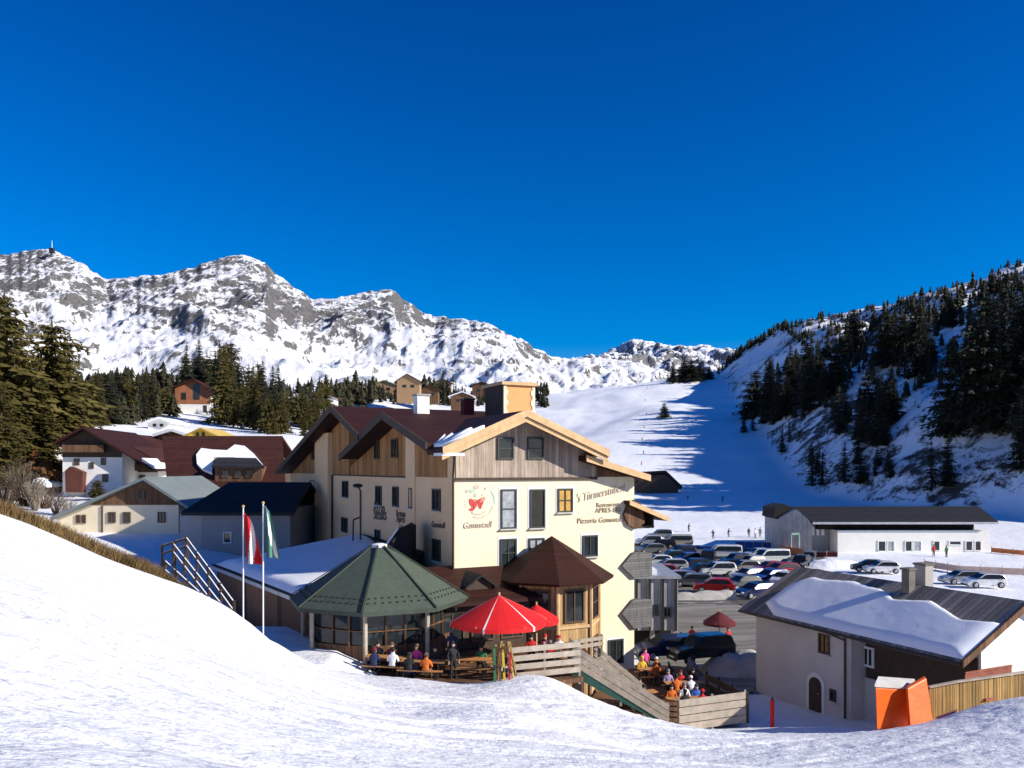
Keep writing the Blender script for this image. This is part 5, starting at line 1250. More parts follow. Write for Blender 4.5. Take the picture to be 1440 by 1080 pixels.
def car(kind):
    c = CARS[kind]; P = c['p']; zb = P[c['b']][1]; zt = max(z for _, z in P)
    o = thing(kind, (0, 0, 0), 'x', 'van' if kind == 'van' else 'car')
    HW = .88 if kind != 'van' else .96
    def hw(z, x): 
        k = HW if z <= zb + .05 else HW - (.20 if kind != 'van' else .12) * (z - zb) / (zt - zb)
        return k - (.10 if abs(x) > 1.9 else 0)
    b = MB(); n = len(P)
    Lp = [V((x, hw(z, x), z)) for x, z in P]; Rp = [V((x, -hw(z, x), z)) for x, z in P]
    low = list(range(0, c['b'] + 1)) + list(range(c['e'], n)); up = list(range(c['b'], c['e'] + 1))
    b.add(Lp + Rp, [tuple(low), tuple(n + i for i in low)[::-1], tuple(up), tuple(n + i for i in up)[::-1]] + [(i, (i + 1) % n, n + (i + 1) % n, n + i) for i in range(n)])
    body = b.build('body', PAINT['white'], o, False)
    bv = body.modifiers.new('soft', 'BEVEL'); bv.width = .07; bv.segments = 2; bv.limit_method = 'ANGLE'; bv.angle_limit = R(25)
    g = MB()
    for s in (1, -1):
        pts = [V((x, s * (hw(z, 0) + .012), z)) for x, z in c['g']]
        xm = -.45 if kind != 'van' else -.3
        g.prism(pts, (0, s * .012, 0))
    def quad(i, j, ins):
        a, b2 = Lp[i], Lp[j]; d, e = Rp[i], Rp[j]
        nrm = (b2 - a).cross(d - a).normalized(); nrm = nrm if nrm.z > 0 else -nrm
        m_ = lambda p, q, t: p.lerp(q, t)
        q = [m_(m_(a, b2, ins), m_(d, e, ins), .08), m_(m_(a, b2, 1 - ins), m_(d, e, 1 - ins), .10), m_(m_(a, b2, 1 - ins), m_(d, e, 1 - ins), .90), m_(m_(a, b2, ins), m_(d, e, ins), .92)]
        g.prism([p + nrm * .012 for p in q], nrm * .012)
    quad(6, 7, .08); quad(2, 3, .10)
    g.build('window_glass', M['car_glass'], o)
    for s in (1, -1):
        for x in (-.45, .45 if kind == 'van' else -1.3):
            pl = MB(); pl.obox((x - .05, s * (hw(zb + .1, 0) + .022), zb + .02), (.1, 0, 0), (0, s * .01, 0), (0, s * -.12, zt - zb - .16)); pl.build('window_pillar', M['trim_black'], o)
    wr = .33 if kind in ('hatchback', 'estate_car') else .37
    for x in (-1.32, 1.32) if kind != 'van' else (-1.55, 1.62):
        for s in (1, -1):
            w = MB(); w.tube((x, s * (HW - .20), wr), (x, s * (HW + .015), wr), wr, n=16); ty = w.build('wheel', M['tyre'], o)
            w = MB(); w.tube((x, s * (HW + .014), wr), (x, s * (HW + .03), wr), wr * .62, wr * .55, n=12); w.build('rim', M['rim'], ty)
    zl = P[9][1] + .12
    for s in (1, -1):
        h = MB(); h.obox((P[9][0] - .28, s * (HW - .13), zl - .10), (.24, 0, 0), (0, -s * .32, 0), (0, 0, .16)); h.build('headlight', M['lamp_clear'], o)
        h = MB(); h.obox((P[2][0] - .045, s * (HW - .13), zb - .22), (.08, 0, 0), (0, -s * .2, 0), (0, 0, .26)); h.build('tail_light', M['lamp_red'], o)
        h = MB(); h.obox((P[7][0] - .25, s * (HW + .01), zb + .02), (.12, 0, 0), (0, s * .16, 0), (0, 0, .13)); h.build('mirror', M['trim_black'], o)
    h = MB(); h.obox((P[9][0] - .02, -.30, .42), (.03, 0, 0), (0, .6, 0), (0, 0, .13)); h.build('number_plate', M['plate'], o)
    h = MB(); h.obox((P[9][0] - .03, -.62, .26), (.045, 0, 0), (0, 1.24, 0), (0, 0, .14)); h.build('bumper_grille', M['trim_black'], o)
    for ch in kids(o):
        TREE[ch] = kids(ch)
        for g_ in TREE[ch]: TREE[g_] = []
    TREE[o] = [c_ for c_ in list(bpy.data.objects) if c_.parent == o]
    return o
CP = {k: car(k) for k in CARS}
BODYOF = {}
def park_car(kind, col, px, py, yaw, label, Y=None, z=None, group='cars in the car park', snow=False):
    pr = CP[kind]
    first = pr not in used
    if first: o = pr; used.add(pr)
    else: o = copy_tree(pr)
    if Y is None: Y = 12.9 * F / (py - HY)
    x = (px - CX) / F * Y
    o.location = (x, Y, (gh(x, Y) + .10) if z is None else z); o.rotation_euler = (0, 0, R(yaw + rnd.uniform(-4, 4)))
    o['label'] = label; o['group'] = group
    for ch in o.children if not first else TREE[pr]:
        if ch.name.startswith('body'):
            ch.material_slots[0].link = 'OBJECT'; ch.material_slots[0].material = PAINT[col]
    return o
bpy.context.view_layer.update()
CARLIST = [
 ('hatchback', 'red', 1004, 830, 172, 'bright red car nearest the road in the front row'),
 ('estate_car', 'navy', 1062, 838, 205, 'dark blue car parked right of the bright red one'),
 ('hatchback', 'grey', 1044, 826, 200, 'grey car squeezed between the bright red and the dark blue one'),
 ('off_road_car', 'white', 1008, 807, 185, 'white off road car behind the bright red one'),
 ('hatchback', 'silver', 1052, 815, 205, 'silver hatchback right of the white off road car'),
 ('estate_car', 'blue', 1083, 818, 210, 'blue estate car behind the dark blue one'),
 ('hatchback', 'white', 1102, 822, 225, 'white car at the right end of the front row'),
 ('hatchback', 'crimson', 1082, 803, 190, 'dark red car in front of the long white van'),
 ('estate_car', 'crimson', 1098, 806, 195, 'second dark red car at the right of its row'),
 ('off_road_car', 'black', 1126, 796, 240, 'black off road car at the right edge of the car park'),
 ('off_road_car', 'grey', 1138, 790, 245, 'dark grey car behind the black one at the right edge'),
 ('van', 'white', 1084, 788, 188, 'long white van with snowy roof in the back row'),
 ('van', 'black', 996, 789, 250, 'tall black van in the middle of the car park'),
 ('van', 'white', 1018, 780, 175, 'white van with green side stripe near the snow'),
 ('off_road_car', 'navy', 1034, 791, 200, 'navy car right of the tall black van'),
 ('hatchback', 'silver', 1056, 792, 200, 'silver car left of the long white van'),
 ('hatchback', 'beige', 1046, 800, 190, 'beige car behind the silver hatchback'),
 ('estate_car', 'black', 1024, 797, 180, 'black estate car between the white off road car and the beige one'),
 ('estate_car', 'navy', 974, 797, 190, 'navy estate car left of the white off road car'),
 ('hatchback', 'blue', 966, 787, 195, 'blue hatchback left of the tall black van'),
 ('hatchback', 'black', 985, 806, 185, 'black hatchback behind the bright red car on the left'),
 ('hatchback', 'crimson', 929, 808, 170, 'crimson car above the snowy garage roof'),
 ('estate_car', 'mauve', 952, 818, 165, 'mauve estate car right of the crimson one'),
 ('estate_car', 'grey', 972, 822, 170, 'grey car between the mauve estate and the bright red one'),
 ('hatchback', 'white', 924, 793, 185, 'small white car beside the hotel balcony'),
 ('estate_car', 'silver', 941, 798, 180, 'silver estate car right of the small white one'),
 ('hatchback', 'green', 946, 784, 185, 'dark green car in the left part of the car park'),
 ('off_road_car', 'navy', 957, 778, 190, 'navy off road car in the left back row'),
 ('estate_car', 'grey', 914, 775, 190, 'grey estate car at the left back corner by the hotel'),
 ('off_road_car', 'silver', 912, 766, 180, 'silver off road car behind the grey estate at the hotel'),
 ('estate_car', 'black', 930, 768, 175, 'black estate car at the back left of the car park'),
 ('van', 'beige', 952, 766, 180, 'beige camper van at the snowy back edge of the car park'),
 ('off_road_car', 'grey', 928, 758, 185, 'grey off road car farthest back by the hotel'),
 ('hatchback', 'white', 1066, 781, 190, 'white hatchback half behind the long white van'),
]
for c_ in CARLIST: park_car(*c_)
G2 = 'cars beside the snow roofed house'
park_car('hatchback', 'white', 1240, 806, 175, 'white car just above the shingled roof ridge', None, None, G2)
park_car('hatchback', 'black', 1222, 803, 170, 'black car left of the white one above the roof ridge', None, None, G2)
park_car('estate_car', 'silver', 1352, 822, 180, 'silver car half hidden behind the roof at right', None, None, G2)
park_car('hatchback', 'white', 1384, 828, 180, 'white car half hidden behind the roof at far right', None, None, G2)
G3 = 'black cars by the lower terrace'
park_car('off_road_car', 'black', 985, 945, 200, 'black off road car parked below the road by the lower terrace', 53, -12.85, G3)
park_car('estate_car', 'navy', 938, 940, 190, 'navy black car nearest the hotel corner beside the terrace', 54, -12.85, G3)
# ================================================================= people
SKIN = mat('skin', (.55, .33, .23), .6); HAIR = mat('dark_hair', (.05, .03, .02), .7, .4); BOOT = mat('boots', (.03, .03, .03), .6)
CL = {k: mat(k + '_cloth', c, .85, .25, 8) for k, c in dict(black=(.018, .018, .02), navy=(.02, .03, .09), red=(.5, .02, .02), orange=(.6, .14, .02), white=(.75, .75, .74), pink=(.65, .06, .25), grey=(.16, .16, .17), brown=(.12, .07, .04), blue=(.04, .12, .45), yellow=(.65, .42, .04), lilac=(.33, .25, .45), green=(.04, .16, .07), maroon=(.16, .02, .03)).items()}
def person(pose):
    """one continuous skinned body; feet (or seat) at the origin, looking along -y"""
    sit = pose == 'sit'; ski = pose == 'ski'
    hz = .46 if sit else (.86 if ski else .93)
    lean = -.18 if ski else (-.06 if sit else 0)
    J = {'pel': (0, .02, hz, .145), 'wai': (0, lean * .4, hz + .18, .13), 'che': (0, lean * .8, hz + .40, .165), 'nck': (0, lean, hz + .56, .06), 'hd1': (0, lean - .02, hz + .66, .088), 'hd2': (0, lean - .015, hz + .75, .10), 'hd3': (0, lean, hz + .82, .07), 'nos': (0, lean - .12, hz + .70, .018)}
    E = [('pel', 'wai', 1), ('wai', 'che', 1), ('che', 'nck', 1), ('nck', 'hd1', 0), ('hd1', 'hd2', 0), ('hd2', 'hd3', 3), ('hd1', 'nos', 0)]
    for s, t in ((1, 'l'), (-1, 'r')):
        J['sh' + t] = (s * .19, lean * .8, hz + .46, .075)
        if pose == 'sit': el, wr, ha = (s * .27, -.10, hz + .20), (s * .16, -.34, hz + .26), (s * .12, -.42, hz + .28)
        elif ski: el, wr, ha = (s * .30, -.16, hz + .24), (s * .28, -.40, hz + .22), (s * .27, -.48, hz + .22)
        else: el, wr, ha = (s * .27, .03, hz + .20), (s * .27, -.06, hz - .03), (s * .265, -.08, hz - .11)
        J['el' + t] = (*el, .055); J['wr' + t] = (*wr, .04); J['ha' + t] = (*ha, .042)
        J['hp' + t] = (s * .095, .02, hz - .03, .10)
        if sit: kn, an_, to = (s * .12, -.44, .48), (s * .12, -.46, .08), (s * .12, -.62, .05)
        elif ski: kn, an_, to = (s * .12, -.20, .46), (s * .12, -.02, .09), (s * .12, -.18, .05)
        else: kn, an_, to = (s * .11, -.02, .50), (s * .12, .02, .09), (s * .13, -.13, .05)
        J['kn' + t] = (*kn, .072); J['an' + t] = (*an_, .055); J['to' + t] = (*to, .045)
        E += [('che', 'sh' + t, 1), ('sh' + t, 'el' + t, 1), ('el' + t, 'wr' + t, 1), ('wr' + t, 'ha' + t, 0), ('pel', 'hp' + t, 2), ('hp' + t, 'kn' + t, 2), ('kn' + t, 'an' + t, 2), ('an' + t, 'to' + t, 4)]
    keys = list(J); me = bpy.data.meshes.new('person')
    me.from_pydata([J[k][:3] for k in keys], [(keys.index(a), keys.index(c)) for a, c, _ in E], [])
    o = bpy.data.objects.new('person', me); COL.objects.link(o)
    o.modifiers.new('skin', 'SKIN')
    if not me.skin_vertices: raise RuntimeError('no skin layer')
    for i, k in enumerate(keys):
        d = me.skin_vertices[0].data[i]; d.radius = (J[k][3], J[k][3]); d.use_root = (k == 'pel')
    ss = o.modifiers.new('sub', 'SUBSURF'); ss.levels = 1; ss.render_levels = 1
    nm = bpy.data.meshes.new_from_object(o.evaluated_get(bpy.context.evaluated_depsgraph_get()))
    bpy.data.objects.remove(o); bpy.data.meshes.remove(me)
    nm.name = 'person'
    # fingers: five tapered tubes per hand joined into the body mesh
    import bmesh
    bm = bmesh.new(); bm.from_mesh(nm)
    for t, s in (('l', 1), ('r', -1)):
        h = V(J['ha' + t][:3]); w = V(J['wr' + t][:3]); d = (h - w).normalized(); sd = V((1, 0, 0)) - d * d.x; sd.normalize()
        for f, (off, ln) in enumerate(((-.03, .065), (-.01, .08), (.01, .085), (.03, .07), (-.05 * s, .05))):
            p = h + d * (.02 if f < 4 else -.02) + sd * off; q = p + d * ln * (1 if f < 4 else .6) + UP * -.02 + (sd * -.03 * s if f == 4 else V())
            m_ = MB(); m_.tube(p, q, .010, .007, 5)
            vs = [bm.verts.new(v) for v in m_.v]
            for fc in m_.f: bm.faces.new([vs[i] for i in fc])
    bm.to_mesh(nm); bm.free()
    nm.materials.clear()
    for m_ in (SKIN, CL['black'], CL['grey'], HAIR, BOOT): nm.materials.append(m_)
    segs = [(V(J[a][:3]), V(J[c][:3]), m_, (J[a][3] + J[c][3]) / 2) for a, c, m_ in E]
    for p in nm.polygons:
        best, bi = 9, 0
        for a, c, m_, rr in segs:
            ab = c - a; t = max(0, min(1, (p.center - a).dot(ab) / ab.length_squared)); dd = (p.center - a - ab * t).length - rr
            if dd < best: best, bi = dd, m_
        if bi == 0 and p.center.z > hz + .68 and p.center.y > lean - .03: bi = 3
        if bi == 3 and p.center.y < lean - .06 and p.center.z < hz + .80: bi = 0
        p.material_index = bi; p.use_smooth = True
    o = bpy.data.objects.new('person', nm); COL.objects.link(o); tag(o, 'x', 'person')
    hb = MB(); hb.lathe((0, lean + .005, hz), [(.105, .74), (.112, .79), (.09, .86), (.03, .89)], 12); hat = hb.build('hat', CL['black'], None, True); hat.parent = o
    TREE[o] = [hat]; TREE[hat] = []
    if ski:
        pass
    return o
PP = {k: person(k) for k in ('stand', 'sit', 'ski')}
def put_person(pose, loc_, yaw, jacket, trousers, hatc, label, group=None):
    pr = PP[pose]; first = pr not in used
    if first: o = pr; used.add(pr)
    else: o = copy_tree(pr)
    o.location = loc_; o.rotation_euler = (0, 0, R(yaw)); o.scale = (1, 1, rnd.uniform(.94, 1.04)); o['label'] = label
    if group: o['group'] = group
    for i, m_ in ((1, CL[jacket]), (2, CL[trousers])):
        o.material_slots[i].link = 'OBJECT'; o.material_slots[i].material = m_
    for ch in (TREE[pr] if first else o.children):
        ch.material_slots[0].link = 'OBJECT'; ch.material_slots[0].material = CL[hatc]
    return o
bpy.context.view_layer.update()
# ================================================================= terraces
UF = -9.68
dk1 = thing('terrace_deck', (0, 40, UF), 'upper timber sun deck between pavilion and hotel front', 'deck')
b = MB(); b.prism([(-11.2, 38.4, UF), (-6, 35.7, UF), (-2, 34.9, UF), (1.2, 35.6, UF), (3.3, 36.9, UF), (4.0, 42.2, UF), (3.4, 46.5, UF), (-5, 44.4, UF), (-10, 43, UF)], (0, 0, -.22)); b.build('deck_floor', M['wood_brown'], dk1)
b = MB(); b.prism([(3.22, 37.1, UF - .22), (3.8, 42, UF - .22), (3.4, 42, UF - .22), (2.8, 37.2, UF - .22)], (0, 0, -3.6)); b.build('skirt', M['wood_dark'], dk1)
def fence_px(name, label, a, c, ytop_a, ytop_c, hgt, nb, Ya, Yc, m, posts=3, gapk=.35, snow=False, cat='fence', pm=None, group=None):
    """board fence between two pixel columns; boards run from the upper row down"""
    A, B = at(a, ytop_a, Ya), at(c, ytop_c, Yc)
    t = thing(name, A - UP * hgt, label, cat, group)
    bh = hgt / nb
    for k in range(nb):
        o_ = UP * -(bh * (k + .5)); b = MB(); b.beam(A + o_, B + o_, .045, bh * (1 - gapk)); b.build('board', m, t)
    n = (B - A).cross(UP).normalized()
    if n.y < 0: n = -n
    for i in range(posts):
        p = A.lerp(B, i / (posts - 1)); b = MB(); b.beam(p + n * .08 - UP * (hgt + .5), p + n * .08 + UP * .04, .10, .10); b.build('post', pm or m, t)
    return t
fence_px('board_fence', 'pale board fence along the front of the upper terrace', 716, 816, 909, 900, 1.55, 4, 35.9, 37.0, M['wood_pale'])
fence_px('board_fence', 'short pale fence corner at the head of the ramp by the turret', 804, 848, 899, 893, .55, 2, 37.1, 40.5, M['wood_rail'], 2)
rp = fence_px('ramp_railing', 'sloping grey board railing running down the ramp to the lower terrace', 806, 940, 906, 990, 1.0, 3, 37.0, 37.6, M['wood_rail'], 5, .25, cat='railing')
b = MB(); A, B = at(806, 906, 37.0) - UP * 1.0, at(934, 989, 37.6) - UP * .75; b.prism([A, B, B - UP * .25, A - UP * .5], (0, .05, 0)); b.build('cloth_strip', mat('dark_green_cloth', (.012, .055, .04), .8, .3, 2), rp)
fence_px('ramp_railing', 'inner grey railing of the ramp beside the cream wall', 836, 905, 905, 962, 1.0, 3, 40.5, 41.5, M['wood_rail'], 4, .3, cat='railing')
fence_px('board_fence', 'low dark slatted fence between ramp and lower terrace', 908, 955, 984, 986, 1.05, 4, 38.2, 38.4, M['wood_brown'], 2, .3)
fence_px('board_fence', 'pale four board fence at the front of the lower terrace', 955, 1049, 984, 972, 1.55, 4, 38.4, 39.4, M['wood_pale'], 3, .12)
fence_px('board_fence', 'dark side fence of the lower terrace running back to the cars', 1049, 992, 974, 945, 1.0, 2, 39.4, 47, M['wood_dark'], 4, .3)
LF = -12.48
dk2 = thing('terrace_deck', (9, 43, LF), 'lower timber deck with crowded tables at the hotel corner', 'deck')
b = MB(); b.prism([(4.2, 39.4, LF), (8.1, 38.5, LF), (11.4, 39.5, LF), (11.0, 47.5, LF), (8.3, 49.8, LF), (6.6, 49.3, LF), (4.4, 43.5, LF)], (0, 0, -.2)); b.build('deck_floor', M['wood_brown'], dk2)
def furniture():
    t = thing('beer_table', (0, 0, 0), 'x', 'table'); b = MB(); b.box(-1.05, 1.05, -.3, .3, .72, .76); b.build('tabletop', M['table'], t)
    for x in (-.75, .75):
        b = MB(); b.beam((x, -.22, 0), (x, -.1, .72), .05, .05); b.beam((x, .22, 0), (x, .1, .72), .05, .05); b.beam((x, -.2, .1), (x, .2, .1), .04, .04); b.build('leg', M['metal_dark'], t)
    s = thing('bench', (0, 0, 0), 'x', 'bench'); b = MB(); b.box(-1.05, 1.05, -.14, .14, .42, .455); b.build('seat', M['table'], s)
    for x in (-.75, .75):
        b = MB(); b.beam((x, -.1, 0), (x, -.06, .42), .05, .05); b.beam((x, .1, 0), (x, .06, .42), .05, .05); b.beam((x, -.1, .1), (x, .1, .1), .03, .03); b.build('leg', M['metal_dark'], s)
    for o in (t, s):
        TREE[o] = kids(o)
        for c_ in TREE[o]: TREE[c_] = []
    return t, s
TB, BN = furniture()
def table_set(x, y, z, yaw, where, folk, gt):
    """a table, its two benches and the people sitting on them; folk: (side, offset, jacket, trousers, hat, label)"""
    for pr, dy, lab in ((TB, 0, 'brown wooden table ' + where), (BN, -.62, 'near bench at the table ' + where), (BN, .62, 'far bench at the table ' + where)):
        o = pr if pr not in used else copy_tree(pr); used.add(pr)
        a = R(yaw); o.location = (x - math.sin(a) * dy, y + math.cos(a) * dy, z); o.rotation_euler = (0, 0, a); o['label'] = lab; o['group'] = ('tables ' if pr is TB else 'benches ') + gt
    for side, off, jk, tr, hc, lab in folk:
        a = R(yaw); lx, ly = off, side * .66
        put_person('sit', (x + lx * math.cos(a) - ly * math.sin(a), y + lx * math.sin(a) + ly * math.cos(a), z), yaw + (180 if side < 0 else 0), jk, tr, hc, lab, 'guests seated ' + gt)
LT = 'on the lower terrace'
table_set(8.9, 40.6, LF, 8, 'nearest the pale four board fence', [(1, -.6, 'orange', 'black', 'black', 'person in orange jacket at the table nearest the lower fence'), (1, .1, 'white', 'navy', 'grey', 'person in white jacket at the table nearest the lower fence'), (1, .75, 'blue', 'black', 'navy', 'person in blue jacket at the table nearest the lower fence'), (-1, -.3, 'black', 'black', 'black', 'person in black seen from behind at the table nearest the lower fence'), (-1, .6, 'red', 'grey', 'red', 'person in red jacket seen from behind at the table nearest the lower fence')], LT)
table_set(6.6, 41.6, LF, 20, 'beside the inner ramp railing', [(1, -.5, 'navy', 'black', 'black', 'person in navy jacket at the table beside the ramp'), (1, .4, 'brown', 'black', 'black', 'person in brown jacket at the table beside the ramp'), (-1, 0, 'black', 'grey', 'black', 'person in black jacket at the table beside the ramp')], LT)
table_set(9.4, 43.6, LF, 5, 'in the middle of the lower terrace', [(1, -.7, 'lilac', 'black', 'grey', 'person in lilac jacket at the middle table'), (1, 0, 'red', 'black', 'maroon', 'person in red jacket at the middle table'), (-1, -.6, 'orange', 'black', 'black', 'person in orange jacket with back turned at the middle table'), (-1, .2, 'white', 'navy', 'white', 'person in white jacket and cap with back turned at the middle table'), (1, .7, 'maroon', 'grey', 'black', 'person in dark red jacket at the middle table')], LT)
table_set(8.4, 46.6, LF, 12, 'at the back by the hotel corner', [(1, -.6, 'yellow', 'black', 'yellow', 'person in yellow jacket at the back table'), (1, .3, 'grey', 'navy', 'white', 'person in grey jacket at the back table'), (-1, -.2, 'orange', 'black', 'orange', 'person in orange jacket at the back table'), (-1, .6, 'brown', 'black', 'green', 'person in brown jacket and green cap at the back table')], LT)
put_person('stand', (7.95, 47.6, LF), 20, 'pink', 'navy', 'maroon', 'person in pink jacket standing at the hotel corner')
put_person('stand', (10.2, 45.2, LF), 160, 'grey', 'black', 'black', 'person in grey jacket standing on the lower terrace')
UT = 'on the upper terrace'
table_set(-5.9, 37.7, UF, -12, 'before the pavilion on the left', [(1, -.7, 'black', 'black', 'black', 'person in black at the left pavilion table'), (1, 0, 'maroon', 'black', 'brown', 'person in dark red at the left pavilion table'), (-1, -.4, 'navy', 'black', 'maroon', 'person in navy with back turned at the left pavilion table'), (-1, .5, 'white', 'black', 'black', 'person in white vest with back turned at the left pavilion table')], UT)
table_set(-4.1, 36.9, UF, -10, 'with light top before the pavilion on the right', [(1, -.5, 'pink', 'grey', 'brown', 'person in pink top at the right pavilion table'), (1, .4, 'black', 'black', 'black', 'person in black at the right pavilion table'), (-1, -.5, 'black', 'navy', 'black', 'person in black with back turned at the right pavilion table'), (-1, .3, 'orange', 'brown', 'brown', 'person in orange with back turned at the right pavilion table')], UT)
table_set(-2.0, 37.3, UF, -4, 'left of the red parasol', [(1, .5, 'green', 'black', 'black', 'person in dark green left of the red parasol')], UT)
table_set(1.6, 39.4, UF, 4, 'below the right side of the red parasol', [(1, -.6, 'red', 'black', 'black', 'person in red jacket right of the big red parasol'), (1, .1, 'maroon', 'black', 'red', 'person in dark red jacket right of the big red parasol'), (1, .8, 'white', 'navy', 'red', 'person in white jacket right of the big red parasol'), (-1, .2, 'red', 'black', 'grey', 'person in red with back turned right of the big red parasol')], UT)
put_person('stand', (-2.7, 36.6, UF), 30, 'black', 'black', 'black', 'person in black standing at the right end of the pavilion tables')
put_person('stand', (-2.95, 39.0, UF), 170, 'navy', 'black', 'grey', 'person in navy standing in the shade under the pavilion eave')
# parasols -------------------------------------------------------
def parasol(name, label, c, Rr, zr, za, z0, mats_, n=16, alt=True, pole=.05):
    t = thing(name, (c[0], c[1], z0), label, 'parasol'); b = MB()
    angs = []
    for k in range(6):
        a = 2 * math.pi * k / 6 + .22; angs += [(a + .04, 1), (a + 1.047, 0)] if alt else [(a, 0)]
    ring = lambda r, z, a: V((c[0] + r * math.cos(a), c[1] + r * math.sin(a), z))
    N_ = len(angs)
    edges = [(angs[i - 1][0] if i else angs[-1][0] - 2 * math.pi, angs[i][0], angs[i][1]) for i in range(N_)]
    for a0, a1, mi in edges:
        b.cur = mi
        sub = 4 if a1 - a0 > .3 else 1
        for j in range(sub):
            u, v = a0 + (a1 - a0) * j / sub, a0 + (a1 - a0) * (j + 1) / sub
            def sag(a): return 1 - .05 * math.sin(math.pi * ((a - a0) / (a1 - a0))) if sub > 1 else 1
            z1 = zr + (za - zr) * .52
            b.add([ring(Rr * sag(u), zr, u), ring(Rr * sag(v), zr, v), ring(Rr * .5 * sag(v), z1, v), ring(Rr * .5 * sag(u), z1, u), (c[0], c[1], za), ring(Rr * sag(v), zr - .2, v), ring(Rr * sag(u), zr - .2, u)], [(0, 1, 2, 3), (3, 2, 4), (0, 6, 5, 1)])
    b.build('canopy', mats_, t)
    b = MB(); b.tube((c[0], c[1], z0), (c[0], c[1], za + .12), pole); b.build('pole', M['wood_light'], t)
    b = MB()
    for k in range(6):
        a = 2 * math.pi * k / 6 + .05; b.tube((c[0], c[1], za - .25), ring(Rr * .97, zr + .0, a), .018, n=5)
    tag(b.build('ribs', M['wood_light'], t))
    b = MB(); b.lathe((c[0], c[1], z0), [(.45, 0), (.42, .14), (.1, .18)], 14); b.build('base', M['concrete'], t)
    return t
parasol('parasol', 'big red parasol with white stripes on the upper terrace', (-.62, 38.4), 2.38, -7.34, -6.12, UF, [M['red'], M['white_canvas']])
parasol('parasol', 'smaller red parasol behind the right edge of the big striped one', (1.25, 40.9), 1.2, -7.75, -7.0, UF, [M['red'], M['red']])
parasol('parasol', 'dark maroon parasol beside the road behind the lower terrace', (15.5, 59.5), 1.25, -11.5, -10.7, -12.85, [M['maroon'], M['maroon']])
# ski rack with skis ---------------------------------------------
rk = thing('ski_rack', at(707, 968, 34.6), 'yellow wooden ski rack standing in the snow before the terrace fence', 'ski rack')
b = MB()
for (x0, x1) in ((694, 704), (724, 714)):
    b = MB(); b.beam(at(x0, 970, 34.4), at(x1, 902, 34.9), .08, .08); b.build('leg', M['wood_yellow'], rk)
    b = MB(); b.beam(at(x0 + 5, 968, 35.4), at(x1 + 2, 902, 35.0), .08, .08); b.build('leg', M['wood_yellow'], rk)
b = MB(); b.beam(at(690, 936, 34.6), at(726, 934, 34.6), .07, .09); b.build('crossbar', M['wood_yellow'], rk)
b = MB(); b.beam(at(696, 908, 34.9), at(720, 906, 34.9), .07, .09); b.build('crossbar', M['wood_yellow'], rk)
for i, (px, c_, lab) in enumerate(((696, 'green', 'green skis leaning at the left of the yellow rack'), (703, 'brown', 'brown skis leaning in the yellow rack'), (710, 'yellow', 'yellow skis leaning in the middle of the rack'), (716, 'red', 'red skis leaning at the right of the yellow rack'))):
    for s in (0,):
        t = thing('skis', at(px, 968, 34.3), lab, 'skis', 'skis in the yellow rack'); k_ = MB()
        A, B = at(px, 968, 34.25), at(px + rnd.uniform(-3, 3), 912 + i * 3, 34.62); k_.beam(A, B, .10, .025, (0, -1, 0)); k_.beam(B, B + UP * .14 + V((0, -.08, 0)), .09, .02, (0, -1, 0)); k_.build('ski', CL[c_], t)
        k_ = MB(); q = A.lerp(B, .45); k_.beam(q, A.lerp(B, .58), .07, .09, (0, -1, 0)); k_.build('binding', M['trim_black'], t)
# flags ----------------------------------------------------------
def flag(name, label, px, ytop, ybot, Y, bands, y0, y1, w0, w1):
    base = at(px, ybot, Y); top = at(px, ytop, Y)
    t = thing(name, base, label, 'flag'); b = MB(); b.tube(base - UP * 3.0, top, .04, .03, 10); b.build('pole', M['metal_white'], t)
    b = MB(); b.ball(top + UP * .03, .07, 8, 6); b.build('finial', mat('gilt_knob', (.5, .35, .12), .4), t)
    b = MB(); za, zb = at(px, y0, Y).z, at(px, y1, Y).z; nx, nz = 18, 30
    def P(i, j):
        f = j / nz; u = i / nx; w = (w0 + (w1 - w0) * f ** .8) * Y / F
        return V((base.x + .05 + w * u + .10 * f * f, Y + .16 * math.sin(u * 9 + f * 2.2) * (.2 + .8 * f) - .04, za + (zb - za) * (f + .10 * u * (1 - f)) + .05 * math.sin(u * 5)))
    g = [[P(i, j) for i in range(nx + 1)] for j in range(nz + 1)]
    for j in range(nz):
        for i in range(nx):
            b.cur = bands(i / nx, j / nz); b.add([g[j][i], g[j][i + 1], g[j + 1][i + 1], g[j + 1][i]], [(0, 1, 2, 3)])
    b.build('flag_cloth', [M['red'], M['white_canvas'], M['green_canvas']], t, True)
flag('flag_pole', 'pole with hanging red white red flag at the slope edge', 342, 713, 862, 36.2, lambda u, f: 1 if abs(u + (f - .55) * .75 - .52) < .16 else 0, 722, 794, 9, 27)
flag('flag_pole', 'pole with hanging green and white flag right of the red one', 370, 708, 872, 36.0, lambda u, f: 1 if abs(u - .35 - f * .3) < .13 else 2, 711, 785, 8, 22)
